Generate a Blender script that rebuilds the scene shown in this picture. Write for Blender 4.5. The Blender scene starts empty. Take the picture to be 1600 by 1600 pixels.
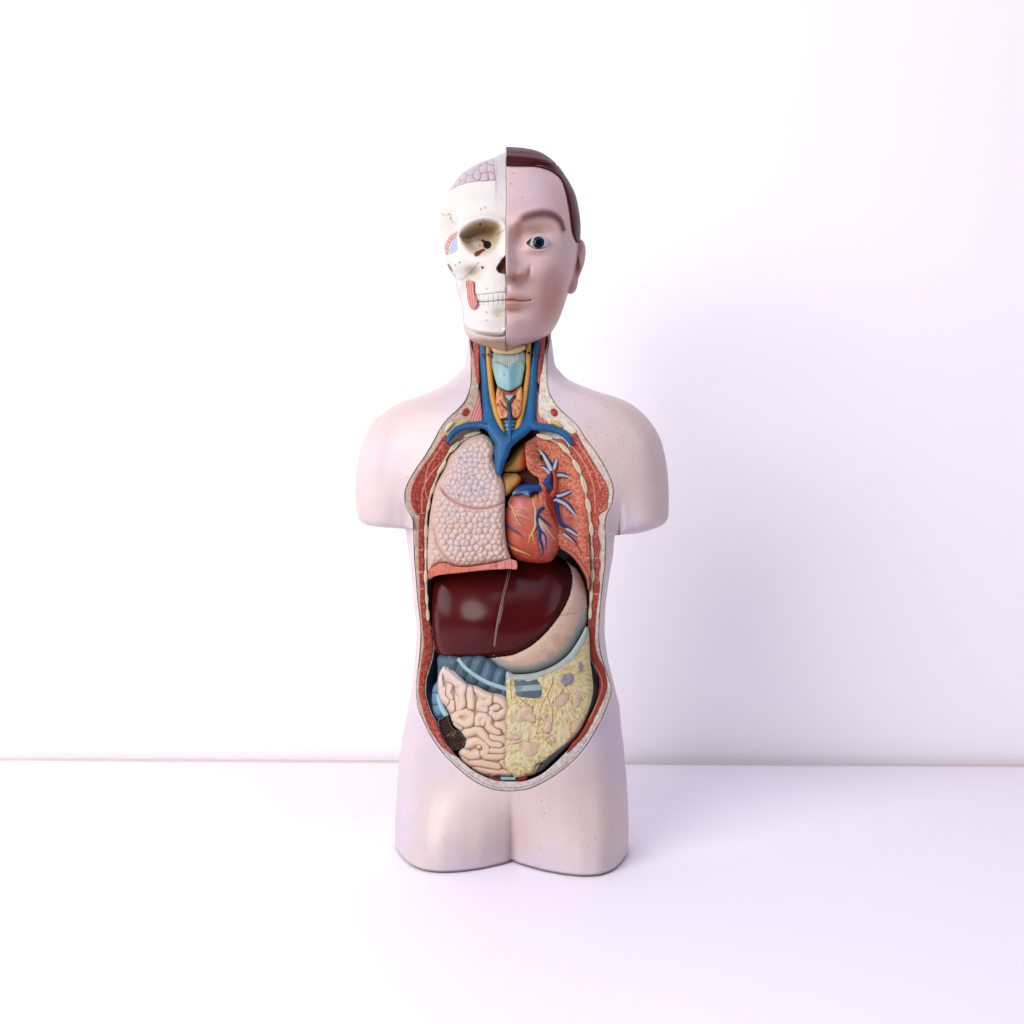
import bpy, math, random
import numpy as np
from mathutils import Vector, Matrix
rng = np.random.default_rng(7)
random.seed(7)

# ------------------------------------------------------------------ units
S = 0.00075            # metres per model unit (one unit ~ one photo pixel at the model's plane)
F = 1715.0             # focal length / camera distance in units
HZ = 524.0             # camera height above the table in units

scene = bpy.context.scene
# ------------------------------------------------------------------ camera
cam_d = bpy.data.cameras.new('camera')
cam_d.sensor_width = 36.0
cam_d.lens = 36.0 * F / 1600.0
cam_d.clip_start = 0.01
cam_d.clip_end = 60
cam = bpy.data.objects.new('camera', cam_d)
scene.collection.objects.link(cam)
cam.location = (0, -F * S, HZ * S)
cam.rotation_euler = (math.radians(90), 0, 0)
scene.camera = cam
# ------------------------------------------------------------------ world (soft room light)
world = bpy.data.worlds.new('World')
scene.world = world
world.use_nodes = True
bg = world.node_tree.nodes['Background']
bg.inputs[0].default_value = (0.76, 0.75, 1.0, 1)
bg.inputs[1].default_value = 0.16
# ------------------------------------------------------------------ lamps: big window light from the left, plus added fills above, left and right
def area(name, loc, target, size, power, col, shape='RECTANGLE', sy=None):
    l = bpy.data.lights.new(name, 'AREA')
    l.shape = shape
    l.size = size
    l.size_y = sy or size
    l.energy = power
    l.color = col
    o = bpy.data.objects.new(name, l)
    scene.collection.objects.link(o)
    o.location = loc
    o.rotation_euler = (Vector(target) - Vector(loc)).to_track_quat('-Z', 'Y').to_euler()
    return o
area('window_light', (-1.25, -1.50, 1.22), (0, 0, 0.42), 1.6, 50, (1.0, 0.965, 0.96), 'DISK')
area('top_fill', (0.15, -0.75, 2.0), (0, 0.1, 0.3), 1.2, 10, (0.84, 0.82, 1.0))  # unseen fill added from above to brighten table and upper surfaces
area('left_wall_wash', (-1.85, 0.05, 0.9), (0.5, 0.43, 0.7), 0.8, 7, (0.90, 0.93, 1.0))  # unseen wash light added to whiten the wall at left
area('right_wall_fill', (1.75, -0.95, 1.25), (0.95, 0.43, 0.55), 1.2, 8.5, (1.0, 0.94, 0.96))  # unseen fill added to lift the right part of the wall
vs = scene.view_settings
vs.view_transform = 'Standard'
vs.look = 'None'
vs.exposure = 0.0
vs.gamma = 1.0
vs.use_curve_mapping = False

# ------------------------------------------------------------------ helpers
def kk(w):
    return (F - w) / F
def P(u, v, w, flatback=False):
    """photo-plane coordinates (u,v) at depth w (towards the camera) -> metres"""
    k = kk(np.maximum(w, 0) if flatback else w)
    return np.stack([(u - 800) * k * S, -w * S, ((800 - v) * k + HZ) * S], -1)
def lin(r, g, b):
    c = np.array([r, g, b], float) / 255
    return np.where(c <= 0.04045, c / 12.92, ((c + 0.055) / 1.055) ** 2.4)
def smooth(a, b, x):
    t = np.clip((x - a) / (b - a), 0, 1)
    return t * t * (3 - 2 * t)
def smax(a, b, k):
    return 0.5 * (a + b + np.sqrt((a - b) ** 2 + k * k))
def gauss(u, v, cu, cv, su, sv, ang=0.0):
    c, s = math.cos(ang), math.sin(ang)
    du, dv = u - cu, v - cv
    return np.exp(-((du * c + dv * s) / su) ** 2 - ((-du * s + dv * c) / sv) ** 2)
_lat = np.random.default_rng(3).random((8, 256, 256))
def vnoise(u, v, scale, seed=0):
    x, y = u / scale + seed * 17.3, v / scale + seed * 9.1
    xi, yi = np.floor(x).astype(int), np.floor(y).astype(int)
    fx, fy = x - xi, y - yi
    fx, fy = fx * fx * (3 - 2 * fx), fy * fy * (3 - 2 * fy)
    L = _lat[seed % 8]
    g = lambda a, b: L[a % 256, b % 256]
    return (g(xi, yi) * (1 - fx) + g(xi + 1, yi) * fx) * (1 - fy) + (g(xi, yi + 1) * (1 - fx) + g(xi + 1, yi + 1) * fx) * fy
def fbm(u, v, scale, seed=0, o=3):
    r, a, t = 0, 1.0, 0
    for i in range(o):
        r = r + a * vnoise(u, v, scale / 2 ** i, seed + i)
        t += a
        a *= 0.5
    return r / t
def mixc(a, b, t):
    t = np.clip(np.asarray(t, float), 0, 1)[..., None]
    return a * (1 - t) + b * t
def catmull(pts, step=1.5, closed=True):
    p = np.array(pts, float)
    n = len(p)
    out = []
    rngi = range(n if closed else n - 1)
    for i in rngi:
        if closed:
            p0, p1, p2, p3 = p[i - 1], p[i], p[(i + 1) % n], p[(i + 2) % n]
        else:
            p0, p1, p2, p3 = p[max(i - 1, 0)], p[i], p[i + 1], p[min(i + 2, n - 1)]
        d = math.hypot(*(p2 - p1)[:2])
        m = max(1, int(round(d / step)))
        # centripetal-like tangents limited by the segment length
        t1, t2 = (p2 - p0) * 0.5, (p3 - p1) * 0.5
        for t in (t1, t2):
            L = math.hypot(*t[:2])
            if L > d and L > 0:
                t *= d / L
        for j in range(m):
            s = j / m
            h1, h2, h3, h4 = 2*s**3 - 3*s**2 + 1, s**3 - 2*s**2 + s, -2*s**3 + 3*s**2, s**3 - s**2
            out.append(h1 * p1 + h2 * t1 + h3 * p2 + h4 * t2)
    if not closed:
        out.append(p[-1])
    return np.array(out)
def zz(o, s, pts):
    return [(o[0] + a / s, o[1] + b / s) for a, b in pts]
def seg_dist(u, v, line, closed=False, radii=None):
    """distance to a polyline and interpolated radius there"""
    a = line[:, :2]
    b = np.roll(a, -1, 0) if closed else a[1:]
    if not closed:
        a = a[:-1]
    sh = u.shape
    q = np.stack([u.ravel(), v.ravel()], -1)
    D = np.empty(len(q)); R = np.empty(len(q)) if radii is not None else None
    ab = b - a
    L2 = np.maximum((ab ** 2).sum(1), 1e-9)
    for i in range(0, len(q), 8000):
        qq = q[i:i + 8000]
        t = np.clip(((qq[:, None, :] - a) * ab).sum(2) / L2, 0, 1)
        d2 = ((a + t[..., None] * ab - qq[:, None, :]) ** 2).sum(2)
        j = d2.argmin(1)
        D[i:i + 8000] = np.sqrt(d2[np.arange(len(qq)), j])
        if radii is not None:
            tj = t[np.arange(len(qq)), j]
            r2 = radii[1:]
            R[i:i + 8000] = radii[:-1][j] * (1 - tj) + r2[j] * tj
    D = D.reshape(sh)
    return (D, R.reshape(sh)) if radii is not None else D
def poly_sd(pts, smoothed=True, step=2.0):
    pl = catmull(pts, step) if smoothed else np.array(pts, float)
    a, b = pl, np.roll(pl, -1, 0)
    bb = (pl[:, 0].min(), pl[:, 1].min(), pl[:, 0].max(), pl[:, 1].max())
    def f(u, v):
        d = seg_dist(u, v, pl, True)
        x, y = u.ravel(), v.ravel()
        ins = np.zeros(len(x), bool)
        for (x1, y1), (x2, y2) in zip(a, b):
            if y1 == y2:
                continue
            c = ((y1 > y) != (y2 > y)) & (x < (x2 - x1) * (y - y1) / (y2 - y1) + x1)
            ins ^= c
        return np.where(ins.reshape(u.shape), d, -d)
    f.bb = bb
    f.pl = pl
    return f
def line_sd(lines, k=3.0):
    """smooth union of round strokes; lines = list of [(u,v,r), ...]"""
    L = []
    for l in lines:
        c = catmull(l, 2.0, False)
        L.append(c)
    al = np.concatenate(L)
    m = al[:, 2].max() + 1
    def f(u, v):
        r = None
        for c in L:
            d, rr = seg_dist(u, v, c, False, c[:, 2])
            s = rr - d
            r = s if r is None else smax(r, s, k)
        return r
    f.bb = (al[:, 0].min() - m, al[:, 1].min() - m, al[:, 0].max() + m, al[:, 1].max() + m)
    return f

# ------------------------------------------------------------------ materials
MATS = {}
def mat(name, rough=0.45, bump=0.0, bscale=900, spec=0.5, coat=0.0, var=0.06, vscale=60, specks=0.0, speck_scale=260, sss=0.0):
    if name in MATS:
        return MATS[name]
    m = bpy.data.materials.new(name)
    m.use_nodes = True
    nt = m.node_tree
    N, K = nt.nodes, nt.links
    b = N['Principled BSDF']
    at = N.new('ShaderNodeAttribute'); at.attribute_name = 'Col'
    tc = N.new('ShaderNodeTexCoord')
    no = N.new('ShaderNodeTexNoise'); no.inputs['Scale'].default_value = vscale; no.inputs['Detail'].default_value = 4
    K.new(tc.outputs['Object'], no.inputs['Vector'])
    mr = N.new('ShaderNodeMapRange')
    mr.inputs['From Min'].default_value = 0.3; mr.inputs['From Max'].default_value = 0.7
    mr.inputs['To Min'].default_value = 1 - var; mr.inputs['To Max'].default_value = 1 + var
    K.new(no.outputs['Fac'], mr.inputs['Value'])
    mx = N.new('ShaderNodeVectorMath'); mx.operation = 'SCALE'
    K.new(at.outputs['Color'], mx.inputs[0]); K.new(mr.outputs['Result'], mx.inputs['Scale'])
    colout = mx.outputs[0]
    if specks > 0:       # small scuffs and dirt specks on the old paint
        n2 = N.new('ShaderNodeTexNoise'); n2.inputs['Scale'].default_value = speck_scale; n2.inputs['Detail'].default_value = 2
        K.new(tc.outputs['Object'], n2.inputs['Vector'])
        n3 = N.new('ShaderNodeTexNoise'); n3.inputs['Scale'].default_value = 14; n3.inputs['Detail'].default_value = 1
        K.new(tc.outputs['Object'], n3.inputs['Vector'])
        ad = N.new('ShaderNodeMath'); ad.operation = 'MULTIPLY_ADD'; ad.inputs[1].default_value = 0.22
        K.new(n3.outputs['Fac'], ad.inputs[0]); K.new(n2.outputs['Fac'], ad.inputs[2])
        r2 = N.new('ShaderNodeMapRange')
        r2.inputs['From Min'].default_value = 0.822; r2.inputs['From Max'].default_value = 0.86
        r2.inputs['To Max'].default_value = specks
        K.new(ad.outputs[0], r2.inputs['Value'])
        mm = N.new('ShaderNodeMix'); mm.data_type = 'RGBA'
        K.new(r2.outputs['Result'], mm.inputs['Factor']); K.new(colout, mm.inputs['A'])
        mm.inputs['B'].default_value = (0.16, 0.11, 0.12, 1)
        colout = mm.outputs['Result']
    K.new(colout, b.inputs['Base Color'])
    b.inputs['Roughness'].default_value = rough
    rr = N.new('ShaderNodeMapRange')
    rr.inputs['To Min'].default_value = max(rough - 0.08, 0.05); rr.inputs['To Max'].default_value = rough + 0.1
    K.new(no.outputs['Fac'], rr.inputs['Value']); K.new(rr.outputs['Result'], b.inputs['Roughness'])
    b.inputs['Specular IOR Level'].default_value = spec * 0.6
    b.inputs['Coat Weight'].default_value = coat
    b.inputs['Coat Roughness'].default_value = 0.25
    if sss:
        b.inputs['Subsurface Weight'].default_value = sss
        b.inputs['Subsurface Radius'].default_value = (0.006, 0.003, 0.002)
        b.inputs['Subsurface Scale'].default_value = 1.0
    if bump > 0:
        nb = N.new('ShaderNodeTexNoise'); nb.inputs['Scale'].default_value = bscale; nb.inputs['Detail'].default_value = 3
        K.new(tc.outputs['Object'], nb.inputs['Vector'])
        bp = N.new('ShaderNodeBump'); bp.inputs['Strength'].default_value = bump; bp.inputs['Distance'].default_value = 0.0008
        K.new(nb.outputs['Fac'], bp.inputs['Height']); K.new(bp.outputs['Normal'], b.inputs['Normal'])
    MATS[name] = m
    return m
M_SKIN = mat('skin_paint', 0.36, 0.05, 700, spec=0.85, var=0.025, vscale=25, specks=0.4)
M_FACE = mat('face_paint', 0.36, 0.04, 700, var=0.02, vscale=30, specks=0.5)
M_HAIR = mat('hair_paint', 0.34, 0.10, 260, spec=0.10, coat=0.0, var=0.10)
M_BONE = mat('bone_paint', 0.5, 0.06, 500, var=0.03, specks=0.45)
M_FAT = mat('fat_paint', 0.6, 0.45, 420, var=0.10, vscale=240)
M_MUSCLE = mat('muscle_paint', 0.5, 0.5, 520, var=0.16, vscale=320)
M_VESSEL = mat('vessel_paint', 0.44, 0.05, 300, coat=0.0, var=0.07)
M_ORGAN = mat('organ_paint', 0.42, 0.10, 400, var=0.05, vscale=120)
M_LIVER = mat('liver_gloss', 0.21, 0.08, 160, spec=0.34, coat=0.0, var=0.15, vscale=25, specks=0.0)
M_GLOSS = mat('eye_gloss', 0.15, 0, spec=0.35, coat=0.0, var=0.0)
M_DARK = mat('cavity_paint', 0.6, 0.1, 300, var=0.1)

# ------------------------------------------------------------------ mesh output
def new_obj(name, verts, faces, cols, material, parent, sharp=50, label=None):
    me = bpy.data.meshes.new(name)
    me.from_pydata(np.asarray(verts).tolist(), [], [list(f) for f in faces])
    me.validate()
    a = me.color_attributes.new('Col', 'FLOAT_COLOR', 'POINT')
    c = np.ones((len(me.vertices), 4))
    c[:, :3] = np.asarray(cols) * {'skin_paint': 0.74, 'face_paint': 0.72, 'bone_paint': 0.66, 'liver_gloss': 0.9}.get(material.name, 0.64)
    a.data.foreach_set('color', c.ravel())
    for p in me.polygons:
        p.use_smooth = True
    me.set_sharp_from_angle(angle=math.radians(sharp))
    me.materials.append(material)
    o = bpy.data.objects.new(name, me)
    scene.collection.objects.link(o)
    if parent is not None:
        o.parent = parent
    if label:
        o['label'] = label
    return o
def snap_mesh(uv, faces, sdf, thr, sd=None):
    """keep faces with a corner well inside; pull the other corners onto the outline"""
    if sd is None:
        sd = sdf(uv[:, 0], uv[:, 1])
    strict = sd > thr
    faces = faces[strict[faces].any(1)]
    used = np.zeros(len(uv), bool)
    used[faces.ravel()] = True
    mv = np.where(used & ~strict)[0]
    q = uv[mv].copy()
    e = 0.3
    for it in range(3):
        s0 = sdf(q[:, 0], q[:, 1])
        gx = (sdf(q[:, 0] + e, q[:, 1]) - sdf(q[:, 0] - e, q[:, 1])) / (2 * e)
        gy = (sdf(q[:, 0], q[:, 1] + e) - sdf(q[:, 0], q[:, 1] - e)) / (2 * e)
        g2 = np.maximum(gx * gx + gy * gy, 0.25)
        q[:, 0] -= s0 * gx / g2
        q[:, 1] -= s0 * gy / g2
    uv = uv.copy()
    uv[mv] = q
    sd = sd.copy()
    sd[mv] = 0
    remap = -np.ones(len(uv), int)
    idx = np.where(used)[0]
    remap[idx] = np.arange(len(idx))
    return idx, uv[idx], sd[idx], remap[faces], mv
def boundary_edges(faces):
    e = np.concatenate([faces[:, [i, (i + 1) % faces.shape[1]]] for i in range(faces.shape[1])])
    key = np.sort(e, 1)
    _, inv, cnt = np.unique(key, axis=0, return_inverse=True, return_counts=True)
    return e[cnt[inv.ravel()] == 1]
def relief(name, sdf, wfn, colfn, material, parent, step=1.0, skirt=20, sharp=50, thr=0.35, label=None, back=False):
    x0, y0, x1, y1 = sdf.bb
    xs = np.arange(x0 - 2 * step, x1 + 3 * step, step)
    ys = np.arange(y0 - 2 * step, y1 + 3 * step, step)
    U, V = np.meshgrid(xs, ys)
    nx, ny = len(xs), len(ys)
    ii = np.arange(nx * ny).reshape(ny, nx)
    faces = np.stack([ii[:-1, :-1], ii[1:, :-1], ii[1:, 1:], ii[:-1, 1:]], -1).reshape(-1, 4)
    uv = np.stack([U.ravel(), V.ravel()], -1)
    idx, uv, sd, faces, _ = snap_mesh(uv, faces, sdf, thr * step)
    u, v = uv[:, 0], uv[:, 1]
    w = wfn(u, v, sd)
    col = colfn(u, v, sd) if callable(colfn) else np.tile(colfn, (len(u), 1))
    verts = P(u, v, w)
    fl = faces.tolist()
    if skirt > 0:
        be = boundary_edges(faces)
        bi = np.unique(be)
        m = {int(b): len(verts) + i for i, b in enumerate(bi)}
        verts = np.concatenate([verts, P(u[bi], v[bi], w[bi] - skirt)])
        col = np.concatenate([col, col[bi]])
        fl += [[int(b), int(a), m[int(a)], m[int(b)]] for a, b in be]
    return new_obj(name, verts, fl, col, material, parent, sharp, label)
def dome(sd, R, H):
    t = np.clip(sd / R, 0, 1)
    return H * (np.sqrt(np.clip(1 - (1 - t) ** 2, 0, 1)) - 1)
def tube(name, path, material, col, parent, sides=14, colfn=None, step=1.6, squash=1.0, label=None):
    """path: (u, v, w, r)"""
    c = catmull(path, step, False)
    pts = P(c[:, 0], c[:, 1], c[:, 2])
    r = c[:, 3] * S
    T = np.gradient(pts, axis=0)
    T /= np.linalg.norm(T, axis=1, keepdims=True) + 1e-12
    Yv = np.array([0, -1.0, 0])
    B = np.cross(T, Yv); B /= np.linalg.norm(B, axis=1, keepdims=True) + 1e-9
    Nn = np.cross(B, T)
    vs_, cs, fs = [], [], []
    for i in range(len(c)):
        for s in range(sides):
            a = 2 * math.pi * s / sides
            vs_.append(pts[i] + r[i] * (math.cos(a) * B[i] + squash * math.sin(a) * Nn[i]))
            cs.append(colfn(i / (len(c) - 1), a) if colfn else col)
    n = len(c)
    for i in range(n - 1):
        for s in range(sides):
            s2 = (s + 1) % sides
            fs.append([i * sides + s, i * sides + s2, (i + 1) * sides + s2, (i + 1) * sides + s])
    fs.append(list(range(sides))[::-1])
    fs.append([(n - 1) * sides + s for s in range(sides)])
    return new_obj(name, vs_, fs, np.array(cs), material, parent, 60, label)
def disc(name, u, v, w, r, col, parent, rv=None, material=None):
    s = poly_sd([(u + r * math.cos(a), v + (rv or r) * math.sin(a)) for a in np.linspace(0, 2 * math.pi, 20, endpoint=False)], True, 0.7)
    return relief(name, s, (lambda U, V, d: np.zeros_like(U) + w) if not callable(w) else w, col, material or M_DARK, parent, 0.6, 1.0)

# ------------------------------------------------------------------ setting: wall and table
def plain(name, col, rough, bump, scale, var):
    m = bpy.data.materials.new(name)
    m.use_nodes = True
    N, K = m.node_tree.nodes, m.node_tree.links
    b = N['Principled BSDF']
    tc = N.new('ShaderNodeTexCoord')
    no = N.new('ShaderNodeTexNoise'); no.inputs['Scale'].default_value = 3.0; no.inputs['Detail'].default_value = 5
    K.new(tc.outputs['Object'], no.inputs['Vector'])
    cr = N.new('ShaderNodeMix'); cr.data_type = 'RGBA'
    cr.inputs['A'].default_value = (*[c * (1 - var) for c in col], 1); cr.inputs['B'].default_value = (*col, 1)
    K.new(no.outputs['Fac'], cr.inputs['Factor']); K.new(cr.outputs['Result'], b.inputs['Base Color'])
    b.inputs['Roughness'].default_value = rough
    b.inputs['Specular IOR Level'].default_value = 0.3
    n2 = N.new('ShaderNodeTexNoise'); n2.inputs['Scale'].default_value = scale; n2.inputs['Detail'].default_value = 3
    K.new(tc.outputs['Object'], n2.inputs['Vector'])
    bp = N.new('ShaderNodeBump'); bp.inputs['Strength'].default_value = bump; bp.inputs['Distance'].default_value = 0.001
    K.new(n2.outputs['Fac'], bp.inputs['Height']); K.new(bp.outputs['Normal'], b.inputs['Normal'])
    return m
def box(name, cx, cy, cz, sx, sy, sz, material, rot=0.0, bevel=0.0):
    import bmesh
    bm = bmesh.new()
    bmesh.ops.create_cube(bm, size=1, matrix=Matrix.Diagonal((sx, sy, sz, 1)))
    if bevel:
        bmesh.ops.bevel(bm, geom=bm.edges[:], offset=bevel, segments=3, affect='EDGES')
    me = bpy.data.meshes.new(name)
    bm.to_mesh(me); bm.free()
    me.materials.append(material)
    o = bpy.data.objects.new(name, me)
    scene.collection.objects.link(o)
    o.location = (cx, cy, cz)
    o.rotation_euler = (0, 0, rot)
    return o
WALL_Y = 606 * S
YAWW = -0.027
wall = box('wall', 0, WALL_Y + 0.05 + 0.0, 1.0, 8, 0.1, 3.6, plain('wall_paint', (0.93, 0.905, 0.93), 0.75, 0.08, 220, 0.02), YAWW)
wall['label'] = 'plain white wall behind the anatomical torso model'
wall['category'] = 'wall'
tab = box('table', 0, WALL_Y - 0.015 - 0.8, -0.02, 7.6, 1.6, 0.04, plain('table_paint', (0.86, 0.825, 0.905), 0.5, 0.04, 160, 0.02), YAWW, 0.003)
tab['label'] = 'white tabletop the torso model stands on'
tab['category'] = 'table'
strip_ = box('seam_shade_strip', 0, 0.8 - 0.007, 0.0204, 7.58, 0.014, 0.003, plain('seam_shade_paint', (0.68, 0.58, 0.55), 0.6, 0.03, 160, 0.05))  # taupe strip added to stand for the dark gap at the wall
strip_.parent = tab

# ------------------------------------------------------------------ the model
torso = bpy.data.objects.new('anatomical_torso_model', None)
torso.empty_display_size = 0.1
scene.collection.objects.link(torso)
torso['label'] = 'painted anatomical torso model, half skull half face, organs open to view, on white table'
torso['category'] = 'anatomical model'

# ---- body silhouette, front depth
YAW = 0.08
silL = [(736,470),(735,500),(731,532),(729,548),(727.5,560),(723.7,573),(716,584),(699,598),(680.6,609),(652.5,620),(624,629.5),(602,642.5),(583,659),(570,682),(561.6,706),(556.5,738),(555,762.5),(555.5,785),(558,804),(560.6,811),(568,818),(583,822.5),(605,825),(622,826),(633,827),(636,847),(639,868),(642.5,901),(645.6,935),(649,961),(650.6,980),(650,1005),(648,1030),(645.6,1055),(641.7,1085),(637,1111.5),(631.5,1138),(626,1172),(622.5,1202),(620,1240),(618,1277),(618.2,1300),(618.5,1325)]
silR = [(852,470),(856,500),(862,532),(864,548),(865.6,560),(868,571),(877,582.5),(888,593),(907,602),(935,612.5),(957.5,619),(980,628),(995,638),(1010,652),(1023,669),(1032.5,687.5),(1038,708),(1042,729),(1044,751),(1045,776),(1044.7,802),(1043,811),(1038,818),(1029,823.5),(1010,830),(991,834),(970,835.6),(961,836.5),(957.5,872),(955.6,880),(952.5,899),(949,924),(946,949),(945,974),(945,992),(947,1011),(951,1036),(956,1055),(962,1080),(968,1104),(971,1140),(974,1160),(976,1185),(979,1215),(981,1252),(982,1280),(981.5,1300),(981,1325)]
def silZ(sil):
    c = catmull(sil, 2.0, False)
    k = kk(YAW * (c[:, 0] - 800))
    X, Z = np.abs(c[:, 0] - 800) * k, (800 - c[:, 1]) * k
    Z = np.minimum.accumulate(Z - np.arange(len(Z)) * 1e-6)
    return Z[::-1], X[::-1]
ZL, XL = silZ(silL)
ZR, XR = silZ(silR)
def lowpass(y, n):
    return np.convolve(np.pad(y, n, 'edge'), np.ones(2 * n + 1) / (2 * n + 1), 'same')[n:-n]
_vv = np.arange(400, 1420, 1.0)
_d = lowpass(np.interp(_vv, [480,540,570,600,620,650,700,760,830,900,980,1050,1100,1150,1200,1240,1324],[44,45,48,50,55,70,88,97,99,97,91,97,105,112,117,120,122]), 12)
_T = np.linspace(0, 1, 201)
def _prof(ts, ws):
    y = np.interp(_T, ts, ws)
    y = np.convolve(np.concatenate([y[8:0:-1], y, np.full(8, y[-1])]), np.ones(17) / 17, 'same')[8:-8]
    return y
_UV = [585, 615, 645, 700, 760, 836]
_UP = np.array([
    _prof([0,.3,.6,.8,.92,1],[49,47,40,30,20,12]),
    _prof([0,.3,.5,.7,.85,.95,1],[56,53,47,40,32,22,14]),
    _prof([0,.3,.5,.7,.85,.95,1],[68,64,58,50,42,32,22]),
    _prof([0,.3,.5,.62,.72,.82,.92,1],[88,83,72,66,62,56,44,26]),
    _prof([0,.3,.5,.62,.7,.8,.9,1],[97,93,80,69,63,58,46,27]),
    _prof([0,.3,.5,.62,.7,.8,.9,1],[99,95,82,65,54,53,44,27])])
_LP = _prof([0,.015,.07,.14,.25,.42,.56,.70,.83,.92,1],[70,78,87,98,114,129,135,132,115,88,63])
_UVD = np.arange(560, 860, 5.0)
_UP = np.stack([np.interp(_UVD, _UV, _UP[:, j]) for j in range(201)], 1)
_UP = np.stack([lowpass(lowpass(_UP[:, j], 3), 3) for j in range(201)], 1)
def up_prof(t, v0):
    r = np.clip((v0 - 560) / 5.0, 0, len(_UVD) - 1.001)
    i = r.astype(int); f = r - i
    j = np.clip(t * 200, 0, 199.999); jj = j.astype(int); g = j - jj
    a = _UP[i, jj] * (1 - g) + _UP[i, jj + 1] * g
    b = _UP[i + 1, jj] * (1 - g) + _UP[i + 1, jj + 1] * g
    return a * (1 - f) + b * f
_c = lowpass(np.interp(_vv, [600,640,700,760,800,840],[260,215,192,179,171,166]), 8)
def Wf(X, Z):
    X, Z = np.broadcast_arrays(np.asarray(X, float), np.asarray(Z, float))
    v0 = 800 - Z
    a = np.where(X < 0, np.interp(Z, ZL, XL), np.interp(Z, ZR, XR))
    led = np.where(X < 0, 826.5, 836.0)
    x = np.abs(X)
    t = np.clip(x / a, 0, 1)
    d = np.interp(v0, _vv, _d)
    p = 2.3
    E0 = d * np.clip(1 - t ** p, 0, 1) ** (1 / p)
    up = up_prof(t, v0) - 14 * np.exp(-((x - 176) / 26) ** 2 - ((v0 - led - 6) / 46) ** 2)
    ct = np.where(X < 0, 170.5, 163.0)
    Et = d * np.clip(1 - np.clip(x / ct, 0, 1) ** p, 0, 1) ** (1 / p)
    q = smooth(led - 60, led - 1, v0) * smooth(173, 147, x)
    up = up * (1 - q) + Et * q
    up = E0 * (1 - smooth(560, 615, v0)) + up * smooth(560, 615, v0)
    w = np.where(v0 < led, up, E0)
    s = smooth(1190, 1318, v0)
    T = np.interp(t, _T, _LP) - 6 * np.exp(-(x / 3.5) ** 2)
    w = w * (1 - s) + T * s
    return np.maximum(w, 0) * np.sqrt(np.clip(1 - t ** 9, 0, 1))
def Vb(u, v):
    w = np.zeros_like(np.asarray(u, float)) + 60
    for i in range(7):
        k = kk(w)
        X, Z = (u - 800) * k, (800 - v) * k
        w = 0.5 * w + 0.5 * (Wf(X, Z) + YAW * X)
    return w

# ---- outline of the opening (skin edge) and of the cavity
open_pts = [(738,516),(733,531),(735,547.5),(735.5,570),(735,600),(731,616),(725,628),(711,643),(700,653),(687.5,669),(676,691),(664,711),(649,733),(639,750),(632.7,766),(632,781),(635,795),(642.5,807),(645,816),(646,845),(647,872),(650,910),(653,945),(655.5,965),(657,992),(655,1024),(652.5,1046),(650,1072),(650.5,1090),(654,1110),(661,1126),(674,1152),(692.5,1178),(717.5,1203),(742.5,1222),(767.5,1233),(790,1236.5),(812,1235.5),(832.5,1231),(864,1214),(895,1190),(918,1163),(936,1132),(946,1110),(953.6,1089),(955,1075),(951,1058),(944,1038),(938,1014),(936,992),(937,967),(939,942),(942.5,911),(946,880),(946.5,850),(946,817),(949,803),(956,789),(959,770),(957.5,756),(951,740),(944,726),(930,704),(915,684),(902.5,665),(886,649),(870,633),(860,616),(856,600),(855,577),(855.5,555),(859,532),(859,516)]
sd_open = poly_sd(open_pts)
cav_pts = [(741,515),(745,570),(748,603),(746,632),(747,655),(750,670),(745,681),(728,690),(708,704),(697,718),(690,734),(681,753),(674,776),(668,802),(666,840),(667,880),(668,905),(669,940),(672,970),(677,990),(679,1011),(676,1032),(671,1048),(667,1062),(666,1085),(673,1110),(684,1132),(693,1156),(714,1182),(738,1203),(764,1216),(790,1221),(824,1219),(850,1207),(880,1180),(893,1165),(906,1149),(921,1123),(932,1098),(936.5,1073),(936,1062),(931,1049),(922,1026),(921,1005),(919,970),(921,940),(922,900),(922,850),(920,820),(917,790),(912,760),(905,739),(897,722),(882,705),(866,691),(848,684),(842,672),(842,655),(841,632),(843,605),(845,570),(850,515)]
sd_cav = poly_sd(cav_pts)
_rp = catmull(open_pts, 6.0)
_rw = Vb(_rp[:, 0], _rp[:, 1])
_rw = np.convolve(np.concatenate([_rw[-4:], _rw, _rw[:4]]), np.ones(9) / 9, 'same')[4:-4]
def rim(u, v):
    out = np.empty(u.shape)
    uf, vf, of = u.ravel(), v.ravel(), out.ravel()
    for i in range(0, len(uf), 8000):
        d2 = (uf[i:i+8000, None] - _rp[:, 0]) ** 2 + (vf[i:i+8000, None] - _rp[:, 1]) ** 2 + 4
        ww = 1 / d2 ** 2.5
        of[i:i+8000] = (ww * _rw).sum(1) / ww.sum(1)
    return of.reshape(u.shape)

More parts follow.
